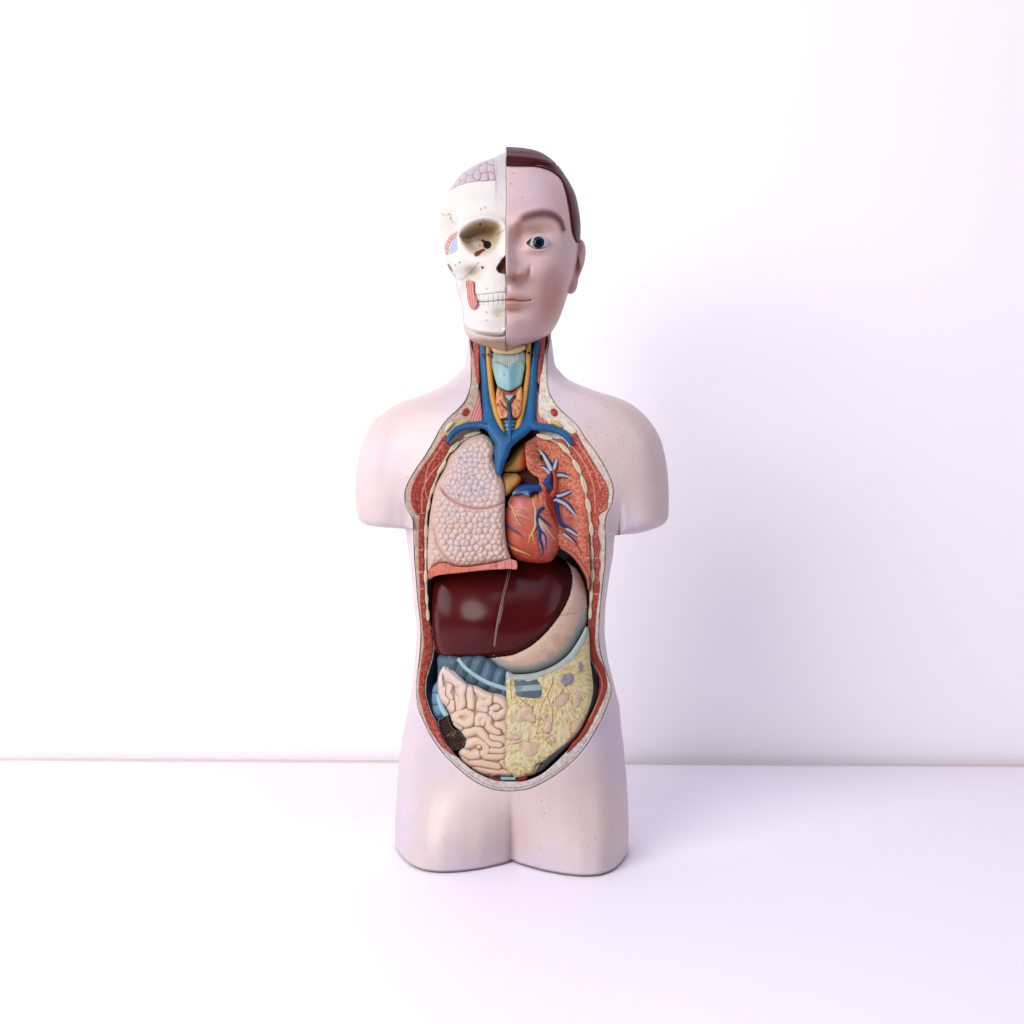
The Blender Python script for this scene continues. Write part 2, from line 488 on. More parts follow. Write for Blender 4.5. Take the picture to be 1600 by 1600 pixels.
# ---- torso shell
def make_shell():
    v0 = np.concatenate([np.arange(474, 816, 2.4), np.arange(816, 842, 0.6), np.arange(842, 1310, 2.4), np.arange(1310, 1318, 1.0), 1324 - 6 * (1 - np.sin(np.linspace(0, math.pi / 2, 10)))])
    Z = 800 - v0
    NF, NB = 260, 90
    tf = np.sin(np.linspace(-math.pi / 2, math.pi / 2, NF))
    tb = np.sin(np.linspace(math.pi / 2, -math.pi / 2, NB + 2))[1:-1]
    aL, aR = np.interp(Z, ZL, XL), np.interp(Z, ZR, XR)
    inset = np.where(v0 > 1318, 6 - np.sqrt(np.clip(36 - (v0 - 1318) ** 2, 0, 36)), 0)
    sc = 1 - inset / 120
    dB = np.interp(v0, [474,560,600,650,760,900,980,1100,1220,1324],[50,55,60,70,88,82,76,95,118,118])
    Xf = np.where(tf[None] < 0, tf[None] * aL[:, None], tf[None] * aR[:, None])
    Wfr = Wf(Xf, Z[:, None] + 0 * Xf) + YAW * Xf
    Xb = np.where(tb[None] < 0, tb[None] * aL[:, None], tb[None] * aR[:, None])
    Wbk = -dB[:, None] * np.clip(1 - np.abs(tb[None]) ** 2.2, 0, 1) ** (1 / 2.2) + YAW * Xb
    X = np.concatenate([Xf, Xb], 1) * sc[:, None]
    W = np.concatenate([Wfr, Wbk], 1) * sc[:, None]
    Zg = np.repeat(Z[:, None], X.shape[1], 1)
    nr, nc = X.shape
    ii = np.arange(nr * nc).reshape(nr, nc)
    jn = np.roll(ii, -1, 1)
    faces = np.stack([ii[:-1], ii[1:], jn[1:], jn[:-1]], -1).reshape(-1, 4)
    X, W, Zg = X.ravel(), W.ravel(), Zg.ravel()
    k = kk(W)
    u, v = 800 + X / k, 800 - Zg / k
    front = np.concatenate([np.ones((nr, NF), bool), np.zeros((nr, NB), bool)], 1).ravel()
    near = front & (u > 620) & (u < 975) & (v > 500) & (v < 1260)
    sd = np.full(len(u), 9.0)
    sd[near] = -sd_open(u[near], v[near])
    neg = lambda a, b: -sd_open(a, b)
    uv = np.stack([u, v], -1)
    idx, uv2, sd2, f2, mv = snap_mesh(uv, faces, neg, 0.7, sd)
    moved = np.zeros(len(u), bool); moved[mv] = True
    moved = moved[idx]
    pos = np.stack([X * S, -W * S, (Zg + HZ) * S], -1)[idx]
    wm = Vb(uv2[moved, 0], uv2[moved, 1])
    pos[moved] = P(uv2[moved, 0], uv2[moved, 1], wm)
    wall_w = np.full(len(uv2), np.nan); wall_w[moved] = wm
    be = boundary_edges(f2)
    be = np.array([e for e in be if moved[e[0]] and moved[e[1]]])
    bi = np.unique(be)
    m = {int(b): len(pos) + i for i, b in enumerate(bi)}
    pos = np.concatenate([pos, P(uv2[bi, 0], uv2[bi, 1], wall_w[bi] - 40)])
    fl = f2.tolist() + [[int(b), int(a), m[int(a)], m[int(b)]] for a, b in be]
    # caps
    remap = {int(g): i for i, g in enumerate(idx)}
    fl.append([remap[int(q)] for q in ii[-1]])
    uu = np.concatenate([uv2[:, 0], uv2[bi, 0]]); vv = np.concatenate([uv2[:, 1], uv2[bi, 1]])
    n = smooth(0.3, 0.7, fbm(uu, vv, 130, 2))
    col = mixc(np.tile(lin(228, 207, 203), (len(uu), 1)), lin(219, 207, 219), n * 0.9)
    col = col * (0.965 + 0.07 * fbm(uu, vv, 26, 5))[:, None]
    # worn specks, most of them on the shoulder that faces the room
    r2_ = np.random.default_rng(11)
    pk = [(r2_.normal(950, 42), r2_.normal(690, 45), r2_.uniform(0.2, 0.9)) for _ in range(150)] + [(r2_.uniform(560, 700), r2_.uniform(620, 800), r2_.uniform(0.2, 0.7)) for _ in range(16)] + [(r2_.uniform(630, 975), r2_.uniform(1200, 1350), r2_.uniform(0.2, 0.8)) for _ in range(18)] + [(797 + r2_.normal(0, 2), r2_.uniform(1275, 1345), 0.9) for _ in range(9)]
    for a_, b_, r_ in pk:
        hit = (np.abs(uu - a_) < 4) & (np.abs(vv - b_) < 4)
        dd = np.hypot(uu[hit] - a_, vv[hit] - b_)
        col[hit] = mixc(col[hit], lin(112, 92, 104), smooth(r_ + 0.9, r_ - 0.6, dd) * r2_.uniform(0.2, 0.6))
    # brown bottom edge, deepened as a painted contact shadow
    zz_ = pos[:, 2]
    col = mixc(col, lin(120, 85, 75), smooth(0.0048, 0.0015, zz_) * 0.9)
    return new_obj('torso_shell', pos, fl, col, M_SKIN, torso, 42)
make_shell()

# ---- cut rim: fat layer, muscles, ribs
def sd_ring(u, v):
    return np.minimum(sd_open(u, v) - 0.45 - 0.5 * vnoise(u, v, 14, 6), -sd_cav(u, v))
sd_ring.bb = sd_open.bb
def fat_col(u, v, d):
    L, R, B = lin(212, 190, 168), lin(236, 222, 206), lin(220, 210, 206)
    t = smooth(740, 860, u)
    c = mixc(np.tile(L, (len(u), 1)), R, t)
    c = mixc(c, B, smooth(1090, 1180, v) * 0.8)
    g = fbm(u, v, 4, 1)
    c = c * (0.68 + 0.64 * g)[:, None]
    so = sd_open(u, v)
    c = mixc(c, lin(105, 85, 80), (np.abs(so - 4.5 - 1.2 * fbm(u, v, 12, 3)) < 0.5) * smooth(1030, 1090, v) * 0.7)
    c = mixc(c, lin(235, 228, 225), (so < 1.6) * 0.5)
    return c
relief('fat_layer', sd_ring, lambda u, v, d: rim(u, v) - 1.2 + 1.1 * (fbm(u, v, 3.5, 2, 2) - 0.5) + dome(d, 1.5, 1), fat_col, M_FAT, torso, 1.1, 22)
# cavity lining
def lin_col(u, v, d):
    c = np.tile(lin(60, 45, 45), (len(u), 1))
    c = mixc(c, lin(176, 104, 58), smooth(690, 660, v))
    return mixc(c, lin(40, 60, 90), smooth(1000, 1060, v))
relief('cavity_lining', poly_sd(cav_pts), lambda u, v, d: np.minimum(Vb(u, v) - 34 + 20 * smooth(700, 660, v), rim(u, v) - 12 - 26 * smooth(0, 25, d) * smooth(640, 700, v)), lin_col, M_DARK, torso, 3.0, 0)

def muscle_col(base, dark, light, dirx=0):
    def f(u, v, d):
        c = np.tile(base, (len(u), 1))
        g = fbm(u, v, 2.6, 4, 2)
        c = mixc(c, light, smooth(0.55, 0.8, g) * 0.55)
        c = mixc(c, dark, smooth(0.45, 0.2, g) * 0.6)
        return c
    return f
RED, RED_D, RED_L = lin(172, 62, 44), lin(108, 28, 22), lin(220, 128, 104)
RED2, RED2_L = lin(200, 86, 64), lin(236, 160, 130)
mo = [(694,679),(701,680),(699,690),(704,693),(715,687),(724,681),(722,686),(708,694),(700,706),(690,722),(684,739),(677,757),(671,776),(666,797),(663,815),(662,835),(663,866),(663,891),(664,935),(668,955),(671,970),(675,986),(677,1011),(674,1030),(669,1046),(665,1061),(664,1082),(672,1111),(683,1132),(692,1155),(704,1172),(714,1182),(706,1179),(692,1168),(679,1152),(666,1128),(658,1098),(654.5,1080),(655.5,1055),(659,1030),(662,1005),(660,980),(657.5,955),(656,935),(656,917),(655,897),(653.6,872),(654,847),(654,820),(655,806),(650,803.5),(643,792),(640.6,775),(645,754),(657.5,731),(675,707),(688,687)]
def mus_w(off):
    def f(u, v, d):
        groove = 0.9 * np.sin((v + 0.2 * u) * 0.55 + 3 * fbm(u, v, 20, 1)) * smooth(800, 830, v)
        return rim(u, v) + off + dome(d, 2.0, 2.2) + 1.4 * (fbm(u, v, 2.4, 5, 2) - 0.5) + 0.35 * groove
    return f
sdm = poly_sd(mo, True, 1.5)
def sdm_band(u, v, lines, width):
    return np.min([seg_dist(u, v, catmull(l, 2, False)) for l in lines], 0)
linesL = [[(694,690),(680,712),(668,732),(664,760),(668,780)],[(690,722),(672,742),(660,768),(659,800)],[(655,803),(664,801)],[(654,830),(662,828)],[(654,860),(662,858)],[(655,895),(664,893)],[(656,921),(664,919)]]
def mcolL(u, v, d):
    c = muscle_col(RED, RED_D, RED_L)(u, v, d)
    e = sdm_band(u, v, linesL, 1)
    c = mixc(c, lin(235, 170, 140), (e < 0.8) * 0.8)
    c = mixc(c, lin(240, 200, 170), ((d < 0.9) & (v < 800)) * 0.7)
    return c
relief('chest_muscle', sdm, mus_w(1.0), mcolL, M_MUSCLE, torso, 0.9, 14)
mr_ = [(892.5,681),(900,676),(911,695),(926,720),(940,742.5),(949,760),(951,775),(947,796),(935,806),(937,816),(934,830),(938.5,854),(936,871),(938.5,880),(936,901),(937.5,916),(933,947),(931,970),(930,1005),(935,1026),(944,1043),(948,1060),(949,1073),(945,1089),(934,1112),(918,1143),(901,1163),(885,1178),(892,1164),(906,1147.5),(920,1122.5),(931,1097.5),(936,1073),(935.6,1062),(931,1047),(923,1026),(921.5,1005),(919.5,967),(925,965),(926,917),(929,897),(928,872),(926,841),(924,807),(919,780),(914,760),(907,740),(900,722),(888,706),(872,692),(864,686),(880,687),(889,698),(893,694)]
sdr_ = poly_sd(mr_, True, 1.5)
linesR = [[(893,696),(908,716),(920,738),(928,765),(930,800)],[(900,690),(916,712),(930,738),(938,765)],[(925,829),(935,831)],[(927,871),(937,872)],[(928,901),(937,902)],[(926,928),(935,928)],[(930,1040),(940,1062),(938,1085),(920,1125)]]
def mcolR(u, v, d):
    c = muscle_col(RED2, lin(140, 45, 35), RED2_L)(u, v, d)
    c = mixc(c, RED, smooth(880, 990, v))
    e = sdm_band(u, v, linesR, 1)
    c = mixc(c, lin(238, 180, 150), (e < 0.8) * 0.7)
    fr = (np.sin((v - 0.5 * u) * 1.3) > 0.4) & (d < 4.5) & (v > 715) & (v < 800) & (u > 930)
    return mixc(c, lin(240, 175, 150), fr * 0.6)
relief('chest_muscle', sdr_, mus_w(1.0), mcolR, M_MUSCLE, torso, 0.9, 14)

def ellipse_pts(cu, cv, hl, hw, ang, n=22, pw=1.0):
    a = math.radians(ang)
    out = []
    for t in np.linspace(0, 2 * math.pi, n, endpoint=False):
        x, y = hl * math.copysign(abs(math.cos(t)) ** pw, math.cos(t)), hw * math.copysign(abs(math.sin(t)) ** pw, math.sin(t))
        out.append((cu + x * math.cos(a) - y * math.sin(a), cv + x * math.sin(a) + y * math.cos(a)))
    return out
# pleura strips joining the ribs
def strip(name, pts, hw, off, col, m=M_ORGAN, skirt=10, base=None):
    s = line_sd([[(a, b, hw if not callable(hw) else hw(i)) for i, (a, b) in enumerate(pts)]])
    bs = base or rim
    return relief(name, s, lambda u, v, d: bs(u, v) + off + dome(d, hw, hw * 0.7), col, m, torso, 0.7, skirt)
plL = [(737,680),(712,696),(700,710),(690,731),(682,748),(675.6,765),(670,785),(667,805),(665.6,830),(665.6,866),(665.3,901),(667,936),(668.5,960)]
plR = [(852,684),(868,690),(882,700),(893,714),(902,729),(909,745),(913.5,762),(918,785),(922,808),(924,827),(925,864),(925.5,899),(924,930),(922.5,958)]
strip('pleura', plL, 1.6, 2.6, lin(226, 200, 170))
strip('pleura', plR, 1.6, 2.6, lin(222, 180, 165))
ribsL = [(738,678.5,14,3.2,-14),(709.5,698.5,12.5,4,-47),(690,731,13,3.4,-58),(676,765,11,2.9,-70),(669.5,791,10.5,2.7,-78),(666,830,11.5,3.5,-90),(665.6,866,10,2.8,-88),(665.3,901,11.5,3.3,90),(667,936,10,2.9,87),(668.7,961,9.5,3.1,87)]
ribsR = [(851,682.5,14,4.3,13),(882,700.5,13,4.2,44),(901.5,729,13,4.3,60),(912.5,757,15,4.2,73),(919.3,790,12.5,4.2,78),(924,827.5,12,3.7,86),(925,864,12.5,3.4,88),(925.8,899,11,3.8,89),(924,931,11.5,2.8,94),(922.3,958,10,3.2,92)]
for cu, cv, hl, hw, an in ribsL + ribsR:
    e = poly_sd(ellipse_pts(cu, cv, hl, hw, an), True, 1.0)
    def rc(u, v, d, hw=hw):
        c = np.tile(lin(240, 224, 192), (len(u), 1))
        c = mixc(c, lin(200, 178, 140), smooth(hw * 0.45, hw * 0.75, d) * 0.55)
        c = mixc(c, lin(130, 100, 75), (d < 0.45) * 0.4)
        return c
    relief('rib', e, lambda u, v, d, hw=hw: rim(u, v) + 4.2 + dome(d, hw * 0.6, 2.5), rc, M_BONE, torso, 0.6, 9)
# clavicle ends, yellow bursa, small red muscle sections, pink scalene muscles
def part_poly(name, pts, wfn, col, m, step=0.9, skirt=12, parent=None, label=None, sharp=50, pst=1.5):
    return relief(name, poly_sd(pts, True, pst), wfn, col, m, parent or torso, step, skirt, sharp, label=label)
nb = lambda off, R=2.5, H=2.0: (lambda u, v, d: rim(u, v) + off + dome(d, R, H))
part_poly('clavicle', [(696,671),(699,663),(707.5,658.5),(709,662),(703,669),(697.5,674.5)], nb(2.5), lin(236, 224, 196), M_BONE)
part_poly('clavicle', [(882,668),(890,664),(897,668),(901,675),(893,679),(884,673)], nb(2.0), lin(240, 230, 212), M_BONE)
part_poly('subclavian_artery', [(727,654.5),(733,658),(726,664),(712,667),(710,665),(718,660)], nb(2.0), lin(226, 184, 96), M_ORGAN)
part_poly('subclavian_artery', [(861,657),(872.5,659),(880,667.5),(876,669),(868,665),(860,662)], nb(2.0), lin(226, 190, 105), M_ORGAN)
for cu, cv, an in ((727.7, 644, -60), (865.7, 644.5, 60)):
    part_poly('muscle_section', ellipse_pts(cu, cv, 6.8, 5.2, an), nb(1.2), muscle_col(lin(180, 45, 35), lin(130, 25, 25), lin(215, 100, 85)), M_MUSCLE, 0.6)
def stripes(base, light, dark, du, dv, f):
    def g(u, v, d):
        s = np.sin((u * du + v * dv) * f + 2.5 * fbm(u, v, 14, 2))
        c = np.tile(base, (len(u), 1))
        c = mixc(c, light, smooth(0.3, 0.9, s))
        return mixc(c, dark, smooth(-0.5, -0.95, s) * 0.7)
    return g
nk = lambda off, R=3, H=3: (lambda u, v, d: Vb(u, v) + off + dome(d, R, H))
part_poly('neck_muscle', [(748,608),(752,628),(754,662),(742,666),(731,664),(736,648),(741,632)], nk(-10), stripes(lin(222, 120, 110), lin(240, 175, 165), lin(150, 60, 60), 0.95, 0.35, 1.5), M_ORGAN)
part_poly('neck_muscle', [(838,606),(843.5,617),(852.5,637),(861,664),(850,667),(838,660),(836.5,632)], nk(-10), stripes(lin(222, 120, 110), lin(240, 175, 165), lin(150, 60, 60), 0.95, -0.35, 1.5), M_ORGAN)
part_poly('neck_muscle', [(739,528),(748,530),(749,570),(750,598),(747,600),(744,592),(741.5,572)], nk(-4), muscle_col(lin(186, 62, 48), RED_D, RED_L), M_MUSCLE)
part_poly('neck_muscle', [(844,526),(852,524),(850,555),(847,585),(843,600.5),(839.5,597),(841,570),(843,545)], nk(-4), muscle_col(lin(192, 70, 55), RED_D, RED_L), M_MUSCLE)

# ---- neck organs
BLUE = lin(6, 92, 142)
def blue_col(u, v, d):
    c = np.tile(BLUE, (len(u), 1))
    return mixc(c, lin(24, 112, 172), fbm(u, v, 18, 3) * 0.6)
sd_vein = line_sd([
    [(753,524,5.6),(753.8,540,5.6),(754.5,556,5.6),(757,580,6.2),(760,615,7),(762.5,637,8.2),(766,657,9.5),(775,676,10.5),(785,692,11.5),(784,706,11.5),(781,722,8),(779.5,737,5.5)],
    [(842,524,5.2),(840,536,5.4),(837,554,5.6),(834.5,578,6.2),(831.5,615,7.2),(829.5,640,8),(826,657,8.5),(818,671,8.8),(804,682,9),(788,694,10)],
    [(699.5,689,3.4),(704,682,4.6),(713,672.5,5),(727.5,665.5,5),(745,663.5,5.2),(760,664,6.5)],
    [(830,662,7.5),(838,666,6.5),(852,667.5,6),(867.5,671,5.6),(880,677,5.2),(888,685,4.8),(892.5,692,3.8)],
], 3.5)
def vein_w(u, v, d):
    R = np.interp(v, [530, 600, 640, 680], [5.6, 6.6, 8.2, 9.5])
    lat = np.minimum(Vb(u, v), rim(u, v) * smooth(0, 1, 1.0) + 25)
    return Vb(u, v) - 3 + np.where(v < 640, 0, 4 * smooth(640, 680, v)) + np.sqrt(np.clip(d * (2 * R - d), 0, None) * (d < R) + (d >= R) * R * R) - 6 + 5 * smooth(720, 700, u) * smooth(660, 668, v) + 5 * smooth(868, 885, u) * smooth(655, 665, v)
vein = relief('great_vein', sd_vein, vein_w, blue_col, M_VESSEL, torso, 0.9, 16)
YEL = lin(224, 160, 66)
def ves(name, path, off, col, parent=None, m=None, base=Vb, **kw):
    pts = [(a, b, float(base(np.array([float(a)]), np.array([float(b)]))[0]) + off, r) for a, b, r in path]
    return tube(name, pts, m or M_VESSEL, col, parent or torso, **kw)
ves('carotid_artery', [(764,522,4.2),(763.5,540,4.2),(763.5,556,4.2),(765.5,585,4.2),(769.5,620,4.6),(775.5,645,4.8),(783,668,4.6),(788,684,3.5)], -6, YEL)
ves('carotid_artery', [(826.5,520,3.8),(826,538,3.8),(825.5,556,3.8),(824.5,585,3.8),(820,620,4.2),(815,646,4.4),(809,668,4.2),(802,682,3.2)], -6, YEL)
for a, b in ((753.6,553.8),(764,554.2),(826.5,551.2),(837.2,552.8)):
    e = poly_sd(ellipse_pts(a, b, 3.6, 2.5, 8), True, 0.6)
    relief('cut_vessel_end', e, lambda u, v, d: Vb(u, v) + 2.0 + 0.6 * np.exp(-((d - 0.5) / 0.5) ** 2), lambda u, v, d: mixc(np.tile(lin(20, 22, 45), (len(u), 1)), lin(170, 165, 160), smooth(0.7, 0.2, d)), M_VESSEL, torso, 0.45, 3)
# larynx
part_poly('hyoid_bone', [(768,540),(791,545),(818,538),(822,544),(815,550),(803,553.5),(790,554),(776,553),(769,548)], nk(3, 4, 5), lin(228, 200, 150), M_BONE)
def memb(u, v, d):
    c = np.tile(lin(160, 180, 184), (len(u), 1))
    s = np.sin((u - 794) * (2.3 - 0.012 * (v - 552)) )
    return mixc(c, lin(238, 236, 225), smooth(0.2, 0.8, s) * ((np.abs(u - 794) < 16)))
part_poly('throat_membrane', [(772,550),(795,553),(818,549),(821,566),(815,580),(794,585),(772,580),(768,566)], nk(-4, 3, 3), memb, M_ORGAN, 0.7)
CART = lin(142, 190, 196)
def thy_w(u, v, d):
    return Vb(u, v) + 3 + dome(d, 4, 4) + 6 * np.exp(-((u - 794.5) / 9) ** 2)
thc = [(770,568),(772,565.5),(777,565),(785,568),(793.5,573.5),(801.5,567.5),(810.5,564.8),(817,565.5),(820,569),(819.5,577),(815,600),(811,604),(796,611),(780,605.5),(776,600),(770.5,580)]
cart = part_poly('thyroid_cartilage', thc, thy_w, lambda u, v, d: mixc(mixc(np.tile(CART, (len(u), 1)), lin(160, 195, 140), smooth(4, 0.5, d) * smooth(788, 776, np.minimum(u, 1590 - u))), lin(175, 212, 214), gauss(u, v, 783, 585, 9, 14)), M_ORGAN, 0.8)
part_poly('throat_muscle', [(778,604),(796,612),(813,603),(815,612),(806,622),(796,628),(786,622),(777,612)], nk(-1, 3, 3), muscle_col(lin(205, 92, 62), lin(160, 60, 45), lin(228, 140, 105)), M_MUSCLE, 0.7)
part_poly('cricoid_cartilage', [(788,619),(796,617.5),(803,619),(797,631),(794,631)], nk(3, 2, 2), lin(168, 200, 210), M_ORGAN, 0.6)
def trach(u, v, d):
    s = np.sin((v - 650) * 0.95)
    return mixc(np.tile(lin(150, 196, 204), (len(u), 1)), lin(96, 150, 165), smooth(0.2, -0.8, s))
part_poly('trachea', [(780,640),(812,640),(812,655),(810,668),(802,682),(794,688),(787,680),(783,664)], lambda u, v, d: Vb(u, v) - 8 + dome(d, 12, 9) + 1.4 * np.sin((v - 650) * 0.95), trach, M_ORGAN, 0.8)
def gland_col(u, v, d):
    g = fbm(u, v, 5, 6, 2)
    c = mixc(np.tile(lin(220, 140, 84), (len(u), 1)), lin(236, 176, 122), smooth(0.45, 0.7, g))
    return mixc(c, lin(165, 85, 50), smooth(0.42, 0.25, g) * 0.8)
for pts in ([(777.5,607.5),(783.5,610),(788,619),(791.5,628),(795.5,638),(795,651),(789,654),(782,654),(777.5,646),(775.5,635),(775,619)], [(815,604.5),(816.5,622),(814,645),(808,653.5),(801,650.5),(798,640),(798,632),(804,621),(809,611)]):
    part_poly('thyroid_gland', pts, lambda u, v, d: Vb(u, v) + 4 + dome(d, 5, 5) + 2.6 * (fbm(u, v, 5, 6, 2) - 0.5), gland_col, M_ORGAN, 0.6)
tv = lin(24, 70, 105)
sdt = line_sd([[(796.5,690,2.6),(796.5,660,2.6),(796,645,2.2),(795,629,1.2),(790,622,1.0),(786.5,617,0.7)],[(795,630,1.2),(800,622,1.1),(805,617,0.7)],[(794,642,1.1),(787,635,1.0),(780.5,625,0.6)]], 0.8)
relief('thyroid_vein', sdt, lambda u, v, d: Vb(u, v) + 6.5 + dome(d, 2, 2), lambda u, v, d: mixc(np.tile(tv, (len(u), 1)), BLUE, smooth(640, 665, v)), M_VESSEL, torso, 0.45, 5)

# ---- right lung (photo left)
lung_pts = [(745,679.5),(755,678),(766,685),(772.5,696),(774,706),(771.5,716),(776,729),(782.5,743),(787.5,759),(789,775),(788.5,804),(789.5,835),(793,857),(798,872.5),(792,877),(782,878),(757.5,882),(726,886),(708,884),(697,880),(686,880.5),(676,887),(669.5,893),(668,882),(668.5,847),(671,812),(675,785),(681,757),(688,743),(695,726),(702,711),(715,698),(725,688.5),(737,682)]
sd_lung = poly_sd(lung_pts, True, 1.5)
fis1 = catmull([(688,762),(700,777),(717,787.5),(733,793),(752,795),(775,791),(790,784)], 2, False)
fis2 = catmull([(676,822),(680,838),(685,855),(697,870),(708,882)], 2, False)
cell = []
for yy in np.arange(676, 892, 8.6):
    for xx in np.arange(664, 800, 9.6):
        cell.append((xx + rng.uniform(-3, 3) + (3.5 if int(yy / 8.6) % 2 else 0), yy + rng.uniform(-2.8, 2.8)))
extra = [(730 + rng.normal(0, 12), 722 + rng.normal(0, 14)) for _ in range(14)] + [(712 + rng.normal(0, 12), 765 + rng.normal(0, 9)) for _ in range(9)] + [(708 + rng.normal(0, 10), 810 + rng.normal(0, 10)) for _ in range(7)]
cell = np.array(cell + extra)
def vor(u, v):
    F1 = np.empty(len(u)); F2 = np.empty(len(u)); I = np.empty(len(u), int)
    for i in range(0, len(u), 6000):
        d = np.sqrt((u[i:i+6000, None] - cell[:, 0]) ** 2 + (v[i:i+6000, None] - cell[:, 1]) ** 2)
        I[i:i+6000] = d.argmin(1)
        d.partition(1, axis=1)
        F1[i:i+6000] = d[:, 0]; F2[i:i+6000] = d[:, 1]
    return F1, F2, I
_cache = {}
def lung_vor(u, v):
    key = len(u)
    if key not in _cache:
        _cache[key] = vor(u + 1.6 * (vnoise(u, v, 5, 1) - 0.5), v + 1.6 * (vnoise(u, v, 5, 2) - 0.5))
    return _cache[key]
def lung_w(u, v, d):
    F1, F2, I = lung_vor(u, v)
    e = F2 - F1
    amp = smooth(1.5, 7, d) * (0.6 + 0.6 * smooth(745, 880, v))
    b = (0.75 * (1 - np.clip(F1 / 5.8, 0, 1.2) ** 2) + 0.5 * np.sqrt(np.clip(e / 4.0, 0, 1)) - 0.6) * 2.6 * amp
    f1 = seg_dist(u, v, fis1); f2 = seg_dist(u, v, fis2)
    f = -2.2 * np.exp(-(f1 / 1.6) ** 2) - 2.0 * np.exp(-(f2 / 1.6) ** 2)
    return Vb(u, v) - 9 + dome(d, 14, 13) + b * smooth(1.0, 5.0, np.minimum(f1, f2)) + f + 2.5 * smooth(-2, 5, v - np.interp(u, fis1[:, 0], fis1[:, 1]))
def lung_col(u, v, d):
    F1, F2, I = lung_vor(u, v)
    pink, lav, tan = lin(234, 206, 194), lin(206, 196, 212), lin(220, 184, 160)
    c = np.tile(pink, (len(u), 1))
    cb = np.random.default_rng(5).random(len(cell))[I]
    lavm = gauss(u, v, 733, 722, 24, 26) + gauss(u, v, 745, 765, 26, 20) + gauss(u, v, 715, 765, 20, 18) + gauss(u, v, 755, 812, 24, 14) + gauss(u, v, 715, 850, 22, 16) + gauss(u, v, 705, 808, 14, 16)
    c = mixc(c, lav, np.clip(lavm, 0, 1) * (0.15 + 0.45 * cb))
    c = mixc(c, tan, smooth(16, 3, d) * 0.55 + smooth(862, 884, v) * 0.35 + gauss(u, v, 712, 822, 26, 8) * 0.5)
    line = smooth(0.9, 0.1, F2 - F1) * smooth(3, 12, d)
    c = mixc(c, mixc(np.tile(lin(172, 132, 134), (len(u), 1)), lin(120, 116, 150), np.clip(lavm, 0, 1)), line * (0.35 + 0.4 * smooth(840, 760, v)))
    dots = (vnoise(u, v, 1.6, 3) > 0.90) & (cb > 0.4) & (lavm > 0.5)
    c = mixc(c, lin(80, 80, 120), dots * 0.6)
    f1 = np.minimum(seg_dist(u, v, fis1), seg_dist(u, v, fis2))
    c = mixc(c, lin(222, 180, 168), smooth(5, 2, f1) * 0.8)
    return mixc(c, lin(165, 110, 95), smooth(1.0, 0.2, f1) * 0.6)
relief('right_lung', sd_lung, lung_w, lung_col, M_ORGAN, torso, 0.8, 30)
# diaphragm strip under the lung
dia = [(669.5,894),(675,887),(686,880.5),(697,880),(708,884),(726,886),(757.5,882),(782,877.5),(796,873),(804,875.5),(807.5,877),(807.5,889),(795,889),(782.5,889.5),(757.5,891),(720,895),(690,898),(678,901),(670.5,905)]
def dia_col(u, v, d):
    g = vnoise(u, v * 0.15, 1.8, 4)
    c = mixc(np.tile(lin(226, 124, 98), (len(u), 1)), lin(232, 150, 142), smooth(730, 790, u))
    return mixc(c, lin(180, 80, 62), smooth(0.62, 0.85, g) * 0.7)
part_poly('diaphragm', dia, lambda u, v, d: Vb(u, v) - 6 + dome(d, 2, 2) + 0.8 * (vnoise(u, v * 0.15, 1.8, 4) - 0.5), dia_col, M_MUSCLE, 0.7, 40)

# ---- left lung bed with bronchi (photo right)
bed = [(821,694),(830,686),(838,682),(852,685),(866,690),(876,698),(890,712),(898,723),(906,740),(912,760),(916,778),(919,810),(921,847),(922,873),(922,902),(918,896),(910,883),(900,871),(889,861),(876,854),(866,850),(850,846),(842,800),(842,748),(832.5,741),(824,731),(822,719)]
def bed_col(u, v, d):
    x, y = u - 866, v - 765
    ang = np.arctan2(y, x)
    st = vnoise(ang * 60, np.hypot(x, y) * 0.25, 1.0, 2)
    g = fbm(u, v, 2.4, 3, 2)
    c = np.tile(lin(222, 122, 90), (len(u), 1))
    c = mixc(c, lin(238, 160, 125), smooth(0.5, 0.72, g) * 0.7)
    c = mixc(c, lin(165, 70, 48), smooth(0.46, 0.25, g) * 0.75)
    low = smooth(770, 810, v)
    c = mixc(c, lin(160, 72, 60), smooth(0.6, 0.85, st) * low * 0.6)
    return mixc(c, lin(205, 110, 105), gauss(u, v, 890, 818, 18, 18) * 0.7)
bed_w = lambda u, v, d: np.minimum(Vb(u, v) - 20 - 12 * smooth(3, 26, d), rim(u, v) + 12) + 1.0 * (fbm(u, v, 2.2, 3, 2) - 0.5)
bedo = part_poly('lung_bed', bed, bed_w, bed_col, M_ORGAN, 0.9, 12)
part_poly('lung_bed_edge', [(876,853),(889,859),(901,869),(911,881.5),(918,893),(921,903),(921,920),(919,922),(916.5,905),(908,888),(898,874),(887,864),(876,857)], lambda u, v, d: bed_w(u, v, d + 4) + 3 + dome(d, 2, 2), lin(206, 110, 88), M_ORGAN, 0.7, 26)
bw = lambda u, v: bed_w(np.atleast_1d(u), np.atleast_1d(v), np.full(np.shape(np.atleast_1d(u)), 30.0))
def bronchus(path, flip=1):
    def cf(t, a):
        c = math.cos(a) * flip
        if c > 0.4:
            return lin(18, 62, 112)
        if c < -0.7:
            return lin(150, 62, 45)
        return lin(190, 204, 214)
    ves('bronchus', [(a, b, r * 1.12) for a, b, r in path], 1.4, None, bedo, M_VESSEL, bw, colfn=cf, sides=24, squash=0.8)
bronchus([(862,736,4.5),(858,727,4.5),(852,716,4),(846,707,2.8),(840,700,0.5)], 1)
bronchus([(864,736,3.6),(867,727,4),(869,718,3),(869.3,709,0.5)], -1)
